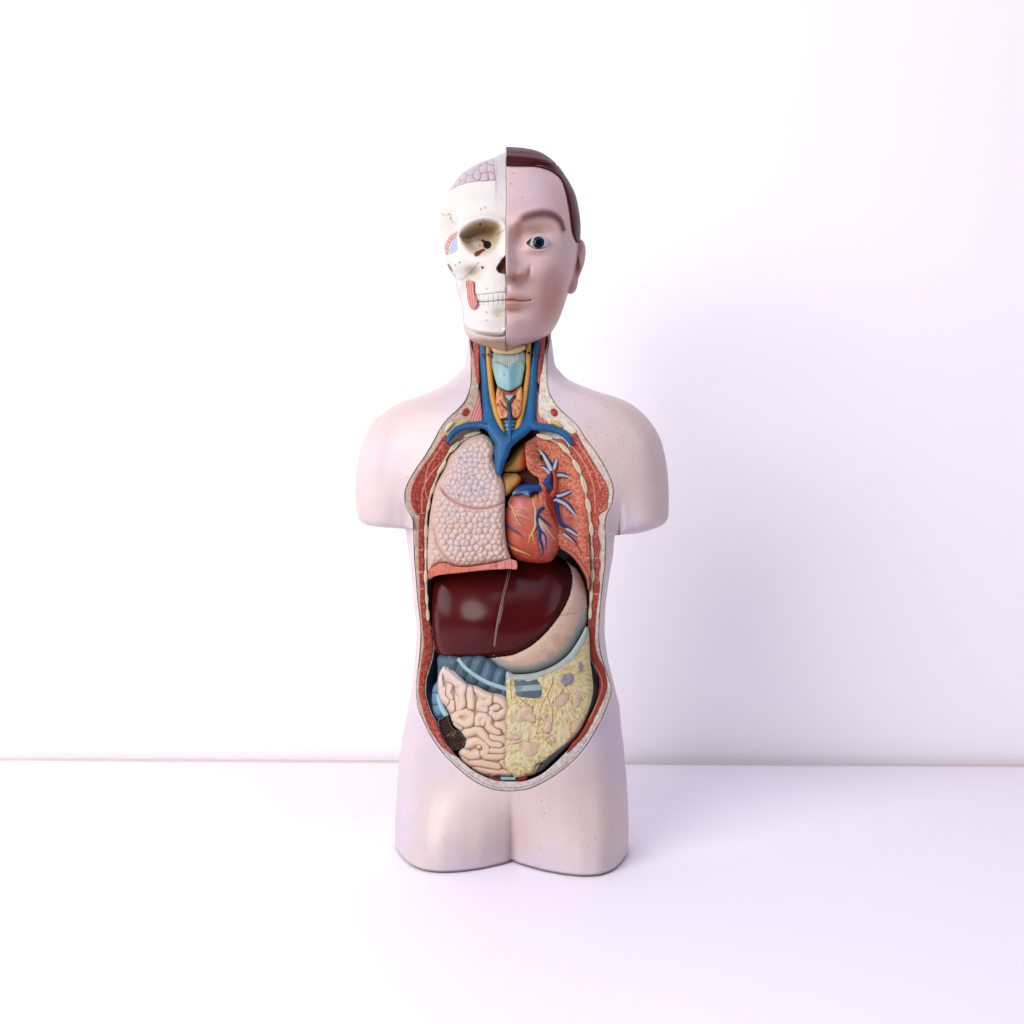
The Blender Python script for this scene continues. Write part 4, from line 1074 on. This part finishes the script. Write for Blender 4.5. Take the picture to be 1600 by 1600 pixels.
# skull relief
orbit = poly_sd([(717,368),(722,360),(731,353),(745,346.5),(758,344),(770,345.5),(780,350),(784,358),(783,370),(779,383),(773,394),(763,400.5),(750,402.5),(740,400.5),(729,393),(721,381)], True, 1.5)
nasal = poly_sd([(792,399),(786,403),(781,410),(776,418),(776,422),(780,426.5),(786,428),(792,428)], True, 1.5)
brainw = poly_sd([(772.5,236),(774.5,281.5),(764,282.5),(753,283.5),(740,284),(728,286.5),(713,293),(700,302),(680,290),(700,250),(740,236)], False)
def skull_D(u, v):
    so = orbit(u, v)
    D = -(16 + 20 * smooth(398, 360, v)) * smooth(-1.5, 17, so) - 7 * smooth(0, 9, so) * smooth(380, 350, v)
    D = D + 6 * np.exp(-((so + 5) / 5) ** 2) * smooth(376, 350, v)
    D = D + 9 * np.exp(-((u - MID) / 8) ** 2) * smooth(340, 365, v) * smooth(408, 398, v)
    D = D - 14 * smooth(-0.5, 2.5, nasal(u, v))
    tl = np.interp(v, [300,330,345,370,395],[700,712,715.5,716,713])
    D = D - 13 * smooth(2, -8, u - tl) * smooth(312, 335, v) * smooth(408, 396, v)
    D = D + 13 * gauss(u, v, 716, 411, 17, 8, 0.45)
    D = D - 15 * gauss(u, v, 743, 427, 11, 10) - 25 * gauss(u, v, 727, 456, 13, 20) - 6 * gauss(u, v, 736, 447, 8, 8)
    D = D + 5 * gauss(u, v, 775, 462, 26, 14)
    D = D - 1.3 * np.exp(-((v - np.interp(u, [744,760,775,791],[460.5,459,457,456])) / 1.2) ** 2) * smooth(740, 746, u)
    D = D - 2.6 * np.exp(-((v - np.interp(u, [744,760,775,791],[471.5,471.5,470,468.5])) / 1.1) ** 2) * smooth(740, 746, u)
    tooth = -1.0 * np.exp(-((np.abs(((u - 745) % 7.6) - 3.8)) / 0.7) ** 2) * smooth(458, 461, v) * smooth(481, 477, v) * smooth(743, 747, u)
    D = D + tooth
    D = D - 4 * gauss(u, v, 783, 489, 12, 6)
    jl = seg_dist(u, v, catmull([(722,504),(732,514),(747.5,520.5),(770,524.5),(786,524),(791,520)], 1.5, False))
    D = D - 7 * np.exp(-(jl / 1.9) ** 2) + 3 * np.exp(-((jl - 5) / 3) ** 2)
    D = D - 6 * smooth(-1, 2.5, brainw(u, v)) - 3 * smooth(773, 777, u) * smooth(330, 270, v)
    return D
def head_loft(line, f, right):
    nr, nf, nb_ = len(line), 150, 40
    al = np.linspace(0, math.pi / 2, nf)
    s = np.sin(al) ** EX
    us, vs_ = line[:, 0], line[:, 1]
    mid = MID + 1.6 * (vnoise(vs_ * 0, vs_, 22, 3) - 0.5) + 0.6 * (vnoise(vs_ * 0, vs_, 5, 4) - 0.5) - (0 if right else 0.7)
    U = mid[:, None] + (us - mid)[:, None] * s[None]
    V = np.repeat(vs_[:, None], nf, 1)
    W = f(vs_)[:, None] * np.cos(al)[None] ** EX
    D = (face_D if right else skull_D)(U.ravel(), V.ravel()).reshape(U.shape)
    top = smooth(0, 25, f(vs_))[:, None]
    W = W + D * (1 - s[None] ** 6) * top
    return U, V, W
def build_half(name, line, f, right, colfn, material, cut=None, sharp=60):
    U, V, W = head_loft(line, f, right)
    if cut is not None:
        ce = cut(U.ravel(), V.ravel()).reshape(U.shape)
        W = W + ce
    nr, nf = U.shape
    ab = np.linspace(math.pi / 2, math.pi, 40)[1:]
    Ub = MID + (line[:, 0] - MID)[:, None] * np.sin(ab)[None] ** EX
    Wb = -bk(line[:, 1])[:, None] * np.abs(np.cos(ab))[None] ** EX
    Vb_ = np.repeat(line[:, 1][:, None], len(ab), 1)
    Us = np.concatenate([U[:, :1], U, Ub], 1)
    Ws = np.concatenate([np.minimum(W[:, :1] - 30, W[:, :1]), W, Wb], 1)
    Vs = np.concatenate([V[:, :1], V, Vb_], 1)
    n2 = Us.shape[1]
    ii = np.arange(nr * n2).reshape(nr, n2)
    q = [ii[:-1, :-1], ii[1:, :-1], ii[1:, 1:], ii[:-1, 1:]]
    if not right:
        q = q[::-1]
    faces = np.stack(q, -1).reshape(-1, 4)
    pos = P(Us.ravel(), Vs.ravel(), Ws.ravel(), True)
    col = colfn(Us.ravel(), Vs.ravel(), Ws.ravel())
    return new_obj(name, pos, faces.tolist(), col, material, torso, sharp)
def face_col(u, v, w):
    c = np.tile(lin(230, 196, 194), (len(u), 1))
    c = mixc(c, lin(222, 200, 212), gauss(u, v, 835, 300, 45, 35) * 0.6)
    br = seg_dist(u, v, brow)
    th = np.interp(u, [804, 815, 845, 875, 884],[6.5, 9, 10, 8, 4.5])
    c = mixc(c, lin(96, 44, 36), smooth(1.3, 0.1, br / th) * 0.92 * smooth(803, 820, u))
    c = mixc(c, lin(214, 158, 128), gauss(u, v, 840, 354, 28, 12) * 0.5 + gauss(u, v, 811, 360, 9, 20) * 0.55 + gauss(u, v, 838, 396, 16, 4, 0.1) * 0.35)
    c = mixc(c, lin(196, 128, 96), gauss(u, v, 806, 433, 19, 8.5) * 0.95)
    c = mixc(c, lin(206, 138, 114), np.clip(gauss(u, v, 797, 464.5, 27, 5) + gauss(u, v, 797, 475, 25, 6), 0, 1) * 0.85)
    ml = catmull([(788,469.5),(800,468.6),(812,470),(822,469.8),(830,468.8)], 1.5, False)
    c = mixc(c, lin(160, 92, 66), smooth(1.6, 0.3, seg_dist(u, v, ml)) * 0.75)
    c = mixc(c, lin(196, 140, 112), gauss(u, v, 799, 484.5, 20, 4.5) * 0.75)  # shadow under the lower lip, painted into the skin colour
    c = mixc(c, lin(208, 142, 124), gauss(u, v, 864, 470, 30, 46) * 0.8)
    se = sd_eye(u, v)
    c = mixc(c, lin(240, 214, 208), smooth(-5.5, -2.5, se) * 0.6)
    c = mixc(c, lin(60, 28, 26), smooth(1.3, 0.3, np.abs(sd_eye(u, v) + 0.3)) * np.where(v < 381, 1.0, 0.8))
    c = mixc(c, lin(110, 60, 46), gauss(u, v, 802.5, 436.5, 5, 2.0) * 0.7)
    c = mixc(c, lin(190, 142, 112), smooth(533, 541, v) * 0.6)  # shade under the chin painted in as brown
    c = mixc(c, lin(244, 222, 216), smooth(792.6, 791.6, u) * (0.4 + 0.6 * vnoise(u * 0, v, 5, 2)))
    return c
face = build_half('face', hR, fR, True, face_col, M_FACE, cut=lambda u, v: -7 * smooth(-0.2, 1.0, sd_eye(u, v)))
# eye
def eye_c(u, v, d):
    r = np.hypot(u - 841.3, v - 378.6)
    c = np.tile(lin(196, 196, 210), (len(u), 1))
    c = mixc(c, lin(214, 170, 160), smooth(830, 825, u) * 0.7)
    c = mixc(c, lin(10, 14, 26), smooth(9.6, 8.8, r))
    c = mixc(c, lin(28, 48, 82), smooth(7.6, 6.3, r) * smooth(3.6, 5, r) * (0.5 + 0.5 * vnoise(np.arctan2(v - 378.6, u - 841.3) * 8, r * 0.2, 1, 1)))
    c = mixc(c, lin(5, 6, 10), smooth(4.2, 3.4, r))
    return c
sd_eye2 = poly_sd([(822,380.5),(828,373.5),(834,368.5),(841,366.8),(848,368.5),(855,373),(860.5,379.8),(853,386.5),(846,389.4),(839,389.8),(831,387)], True, 0.7)
eye_base = float(head_W(np.array([841.0]), np.array([378.6]))[0])
relief('eye', sd_eye2, lambda u, v, d: eye_base - 2.2 - ((u - 841) ** 2 + (v - 378.6) ** 2) / 44.0, eye_c, M_GLOSS, face, 0.45, 5)
fw_ = lambda u, v: head_W(np.atleast_1d(u), np.atleast_1d(v))
ves('eyelid_line', [(822.5,381,0.4),(828,374.6,0.8),(834,369.8,1.0),(841,368,1.1),(848,369.6,1.1),(854,374,0.9),(859.5,380,0.5)], 0.0, lin(40, 20, 20), face, M_VESSEL, fw_, sides=8, step=0.8)
ves('eyelid_line', [(822.5,381,0.4),(832,386.4,0.5),(839,388.4,0.55),(846,388,0.55),(853,385.2,0.5),(859.5,380,0.4)], -0.2, lin(90, 50, 46), face, M_VESSEL, fw_, sides=8, step=0.8)
# hair
def make_hair():
    hl = catmull([(790,260),(803,260),(817.5,259.5),(832,260.5),(844,262.5),(861,268.6),(875,280),(882,297.5),(886,315),(889,332.5),(891.5,352),(894,366),(900,380)], 1.0, False)
    uh = lambda v: np.interp(v, np.maximum.accumulate(hl[:, 1] + np.arange(len(hl)) * 1e-4), hl[:, 0])
    rows = hR[hR[:, 1] < 380]
    extra = []
    for r in rows:
        extra.append(r)
    line = np.array(extra)
    # dense rows around the fringe
    vd = np.arange(256, 272, 0.4)
    line = np.concatenate([line, np.stack([usR(vd), vd], -1)])
    line = line[np.argsort(line[:, 1], kind='stable')]
    nf = 110
    us, v = line[:, 0], line[:, 1]
    st = np.where(v < 259.5, MID - 1.5, np.maximum(uh(v), MID - 1.5))
    s0 = np.clip((st - MID) / np.maximum(us - MID, 0.5), 0, 0.995)
    a0 = np.arcsin(s0 ** (1 / EX))
    al = a0[:, None] + (math.pi - a0)[:, None] * np.linspace(0, 1, nf)[None] ** 1.25
    s = np.sin(al) ** EX
    U = MID + (us - MID)[:, None] * s
    V = np.repeat(v[:, None], nf, 1)
    fr = np.cos(al)
    W = np.where(fr > 0, fR(v)[:, None] * np.abs(fr) ** EX, -bk(v)[:, None] * np.abs(fr) ** EX)
    W = W + np.where(fr > 0, face_D(U.ravel(), V.ravel()).reshape(U.shape) * (1 - s ** 6) * smooth(0, 25, fR(v))[:, None], 0)
    # offset outwards; thin at the hairline
    edge = np.linspace(0, 1, nf)[None] ** 1.25 * (math.pi - a0)[:, None]
    rim_v = np.clip((259.5 - v) / 3.0, 0, 1)[:, None]
    t = np.where(v[:, None] < 259.5, np.maximum(rim_v, smooth(0, 0.02, edge) * 0), smooth(0.0, 0.07, edge))
    ridge = 2.2 * np.exp(-((V - np.interp(U, [790, 850, 880],[246, 252, 270])) / 4.0) ** 2) - 1.5 * np.exp(-((V - np.interp(U, [790, 850, 880],[252.5, 259, 278])) / 3.0) ** 2)
    off = (0.4 + 2.6 * t) + ridge * (fr > 0) * smooth(880, 840, U) + 0.9 * (fbm(U, V, 22, 2) - 0.5) * t
    W = W + off * fr
    U = U + off * 0.7 * s
    V = V - off * 0.6 * smooth(300, 235, V)
    nr = len(v)
    # inner lip along the first column
    U = np.concatenate([U[:, :1], U], 1); V = np.concatenate([V[:, :1], V], 1); W = np.concatenate([W[:, :1] - 5, W], 1)
    n2 = nf + 1
    ii = np.arange(nr * n2).reshape(nr, n2)
    faces = np.stack([ii[:-1, :-1], ii[1:, :-1], ii[1:, 1:], ii[:-1, 1:]], -1).reshape(-1, 4)
    u, vv, w = U.ravel(), V.ravel(), W.ravel()
    c = mixc(np.tile(lin(92, 26, 28), (len(u), 1)), lin(66, 18, 26), fbm(u, vv, 24, 2))
    c = mixc(c, lin(150, 90, 90), (u < 791.5) * (vnoise(u * 3, vv, 2.5, 1) > 0.62) * 0.8)
    eg = np.concatenate([edge[:, :1], edge], 1).ravel()
    c = mixc(c, lin(150, 104, 100), smooth(0.03, 0.0, eg) * (vv > 259.5) * 0.5)
    return new_obj('hair', P(u, vv, w, True), faces.tolist(), c, M_HAIR, face, 60)
make_hair()
# ear
ear_pts = [(893,388),(896,380),(902,375.5),(909,374.5),(913.5,381),(915.2,391),(914.5,402),(912.5,413),(908.5,424),(904.5,434),(902.5,445),(900,453),(895,458.5),(889,459),(886,454),(888,440),(890,420),(891,400)]
sd_ear = poly_sd(ear_pts, True, 1.0)
def ear_w(u, v, d):
    z = 13 + dome(d, 5, 7) + 0.25 * (u - 893)
    z = z - 9.5 * gauss(u, v, 900.5, 410, 4.6, 20, -0.12) - 2 * gauss(u, v, 905, 388, 4, 7, 0.3)
    z = z + 3 * gauss(u, v, 904, 402, 2.2, 12, -0.25) + 3 * gauss(u, v, 892.5, 414, 3, 6) - 2.5 * gauss(u, v, 899, 430, 3, 8, -0.2)
    return z
relief('ear', sd_ear, ear_w, lambda u, v, d: mixc(mixc(np.tile(lin(226, 190, 188), (len(u), 1)), lin(205, 140, 112), gauss(u, v, 899, 412, 5, 18, -0.12) * 0.8), lin(214, 160, 150), smooth(4, 1, d) * 0.3), M_FACE, face, 0.6, 22)

# skull
sut = [catmull(l, 1.0, False) for l in ([(747,410.5),(743,416),(740,420),(734,427),(728,432),(722.5,436.5)],[(717.5,369.5),(722,374),(727,378),(735,378.5),(742,376),(749,373.5)],[(689,334.5),(695,336.5),(702,335.5)],[(702,337),(706,344),(712,352)],[(775,369),(782,363),(788,359)],[(706,426),(714,435),(722,437.5)])]
def skull_col(u, v, w):
    c = np.tile(lin(243, 239, 231), (len(u), 1))
    so = orbit(u, v)
    c = mixc(c, lin(206, 180, 140), smooth(-3, 6, so) * (0.35 + 0.55 * smooth(402, 372, v)) + gauss(u, v, 757, 350, 22, 7) * 0.4)  # socket tan, painted deeper in the shaded top, paler on the lit floor
    c = mixc(c, lin(170, 120, 76), smooth(6, 16, so) * gauss(u, v, 757, 358, 24, 12) * 0.5)
    c = mixc(c, lin(218, 196, 158), gauss(u, v, 742, 424, 16, 12) * 0.6 + gauss(u, v, 700, 346, 12, 16) * 0.4 + gauss(u, v, 782, 490, 14, 9) * 0.6)
    nn = nasal(u, v)
    c = mixc(c, mixc(np.tile(lin(140, 66, 36), (len(u), 1)), lin(205, 120, 78), vnoise(u, v, 4, 2)), smooth(0, 1.2, nn))
    wob = 3.4 * (vnoise(u, v, 2.6, 5) - 0.5)
    sd_ = np.min([np.abs(seg_dist(u + wob, v - wob, l)) for l in sut], 0)
    c = mixc(c, lin(84, 70, 60), smooth(0.75, 0.3, sd_) * 0.8)
    for xs, ys in (([744,760,775,791],[460.5,459,457,456]), ([744,760,775,791],[471.5,471.5,470,468.5])):
        l = np.abs(v + 1.0 * (vnoise(u, v, 3, 1) - 0.5) - np.interp(u, xs, ys))
        c = mixc(c, lin(96, 88, 84), smooth(0.9, 0.3, l) * (u > 743.5) * 0.8)
    tt = np.abs(((u - 745) % 7.6) - 3.8) < 0.35
    c = mixc(c, lin(150, 140, 132), tt * (v > 461) * (v < 477) * (u > 746) * 0.2)
    jl = seg_dist(u, v, catmull([(722,504),(732,514),(747.5,520.5),(770,524.5),(786,524),(791,520)], 1.5, False))
    below = v > np.interp(u, [722,732,747.5,770,791],[504,514,520.5,524.5,525])
    c = mixc(c, lin(130, 105, 80), smooth(1.0, 0.3, jl) * 0.7)
    c = mixc(c, lin(222, 206, 178), gauss(u, v, 770, 520, 25, 4) * 0.6)
    c = mixc(c, lin(232, 210, 196), below * 0.7)
    under = v > np.interp(u, [726,745,765,791],[525,530,532,533])
    c = mixc(c, lin(214, 172, 140), under * 0.95)  # skin below the jaw, its underside shade put into the brown
    c = mixc(c, lin(205, 200, 215), smooth(772, 776, u) * smooth(345, 255, v) * 0.5)  # shade of the recessed strip beside the brain window, painted lavender-grey
    c = mixc(c, lin(120, 74, 70), smooth(788.2, 789.8, u) * (0.35 + 0.65 * vnoise(u * 0, v, 7, 5)) * smooth(400, 430, v))
    # back of the neck and head skin behind the jaw
    c = mixc(c, lin(230, 200, 205), (w < 26) * (v > 432) * smooth(436, 444, v))
    return c
skull = build_half('skull', hL, fL, False, skull_col, M_BONE)
sk = lambda off, R=2.0, H=1.5: (lambda u, v, d: head_W(u, v, False) + off + dome(d, R, H))
# brain seen through the skull window
bcell = np.array([(767,250),(765,263),(769,276),(755,262),(757,277),(744,258),(745,272),(733,266),(734,281),(722,276),(723,289),(713,284),(711,295),(752,251)]) + 0.0
def bvor(u, v):
    uu, vv = u + 4 * (vnoise(u, v, 7, 1) - 0.5), v + 4 * (vnoise(u, v, 7, 2) - 0.5)
    d = np.sqrt((uu[:, None] - bcell[:, 0]) ** 2 + (vv[:, None] - bcell[:, 1]) ** 2)
    d.sort(axis=1)
    return d[:, 1] - d[:, 0]
def brain_sd(u, v):
    edge = np.interp(u, hL[:, 0][::-1][np.argsort(hL[:, 0][::-1])] if False else np.sort(hL[hL[:, 1] < 330][:, 0]), hL[hL[:, 1] < 330][np.argsort(hL[hL[:, 1] < 330][:, 0])][:, 1])
    return np.minimum(brainw(u, v) - 0.6, v - edge - 0.4)
brain_sd.bb = (700, 238, 776, 305)
relief('brain', brain_sd, lambda u, v, d: head_W(u, v, False, False) + 0.5 + dome(d, 2.5, 2.5) + 3.6 * (np.sqrt(np.clip(bvor(u, v) / 8, 0, 1)) - 0.6), lambda u, v, d: mixc(mixc(np.tile(lin(214, 198, 206), (len(u), 1)), lin(228, 204, 204), vnoise(u, v, 12, 2)), lin(96, 84, 104), smooth(1.5, 0.3, bvor(u, v)) * 0.7), M_ORGAN, skull, 0.7, 8)
part_poly('jaw_muscle', [(728,440),(734,439),(740,440.5),(741.5,458),(746.5,473.5),(743.5,481),(738,483.5),(733,478),(730.5,468),(729.5,456)], sk(9, 4, 4), stripes(lin(226, 132, 120), lin(240, 176, 166), lin(176, 84, 76), 0.98, -0.1, 1.9), M_MUSCLE, 0.6, 10, skull, pst=1)
part_poly('temple_muscle', [(714.5,361.5),(704,367),(697.5,377),(694.5,386),(697,398.5),(701,397),(702,386),(706,377),(713.5,370)], sk(1.5, 2, 2), stripes(lin(228, 168, 158), lin(240, 196, 188), lin(206, 128, 120), 0.6, -0.8, 1.2), M_MUSCLE, 0.6, 6, skull, pst=1)
part_poly('temple_tendon', [(713.5,371),(706,378),(702.5,387),(701.5,397),(707,396.5),(714.5,391)], sk(1.2, 2, 2), lin(186, 204, 222), M_ORGAN, 0.6, 6, skull, pst=1)
disc('optic_hole', 761, 382.3, lambda u, v, d: head_W(u, v, False) + 2.0, 6.2, lin(12, 9, 8), skull)
part_poly('orbital_fissure', [(751,375),(755,373.8),(759,377),(757,380),(753,378)], sk(1.2, 1, 0.5), lin(95, 45, 26), M_ORGAN, 0.5, 3, skull, pst=0.7)
part_poly('orbital_fissure', [(741,397),(743,393.5),(749,391),(756,388.5),(758,391),(753,394),(748,399),(743,400.5)], sk(1.6, 1, 0.5), lin(128, 66, 40), M_ORGAN, 0.5, 3, skull, pst=0.7)
for a, b, r in ((750.5,350.3,1.8),(753.8,418,2.0),(718,410,1.2),(712,414,0.9),(790.5,354,0.9)):
    disc('bone_foramen', a, b, lambda u, v, d: head_W(u, v, False) + 0.8, r, lin(50, 40, 34), skull)
part_poly('cheek_notch', [(699,412),(702,413.5),(706,420),(707.5,425),(704,423),(700,417)], sk(0.8, 1, 0.5), lin(120, 104, 92), M_BONE, 0.5, 3, skull, pst=0.8)

# ------------------------------------------------------------------ small printed letters
INK = mat('ink', 0.6, 0, var=0.0)
def letter(ch, u, v, size, wfn, parent, rot=0):
    cu = bpy.data.curves.new('letter', 'FONT')
    cu.body = ch
    cu.size = size * S
    cu.align_x = 'CENTER'; cu.align_y = 'CENTER'
    tmp = bpy.data.objects.new('tmp_letter', cu)
    scene.collection.objects.link(tmp)
    dg = bpy.context.evaluated_depsgraph_get()
    me = bpy.data.meshes.new_from_object(tmp.evaluated_get(dg))
    bpy.data.objects.remove(tmp)
    bpy.data.curves.remove(cu)
    n = len(me.vertices)
    co = np.empty(n * 3); me.vertices.foreach_get('co', co); co = co.reshape(-1, 3)
    c, s = math.cos(rot), math.sin(rot)
    uu = u + (co[:, 0] * c - co[:, 1] * s) / S
    vv = v - (co[:, 0] * s + co[:, 1] * c) / S
    pos = P(uu, vv, wfn(uu, vv) + 0.35)
    me.vertices.foreach_set('co', pos.ravel())
    a = me.color_attributes.new('Col', 'FLOAT_COLOR', 'POINT')
    a.data.foreach_set('color', np.tile([*lin(40, 38, 40), 1.0], n))
    me.materials.clear(); me.materials.append(INK)
    o = bpy.data.objects.new('letter_mark', me)
    scene.collection.objects.link(o)
    o.parent = parent
skw = lambda u, v: head_W(u, v, False)
letter('L', 788, 584.5, 6.5, lambda u, v: thy_w(u, v, np.abs(poly_sd(thc)(u, v))), cart)
letter('n', 760.5, 487.5, 6, skw, skull)
letter('a', 760.5, 500.5, 5, skw, skull)
letter('17', 760.5, 451.5, 4.5, skw, skull)
letter('E', 751.5, 327, 5, skw, skull, 0.15)
letter('23', 758, 324.5, 4, skw, skull, 0.2)
letter('A', 749.5, 384, 4.5, lambda u, v: skw(u, v) + 0.8, skull)
letter('16', 754, 342.8, 3.5, skw, skull)
letter('a', 822.5, 802.5, 5, lambda u, v: hw_(u, v), heart)
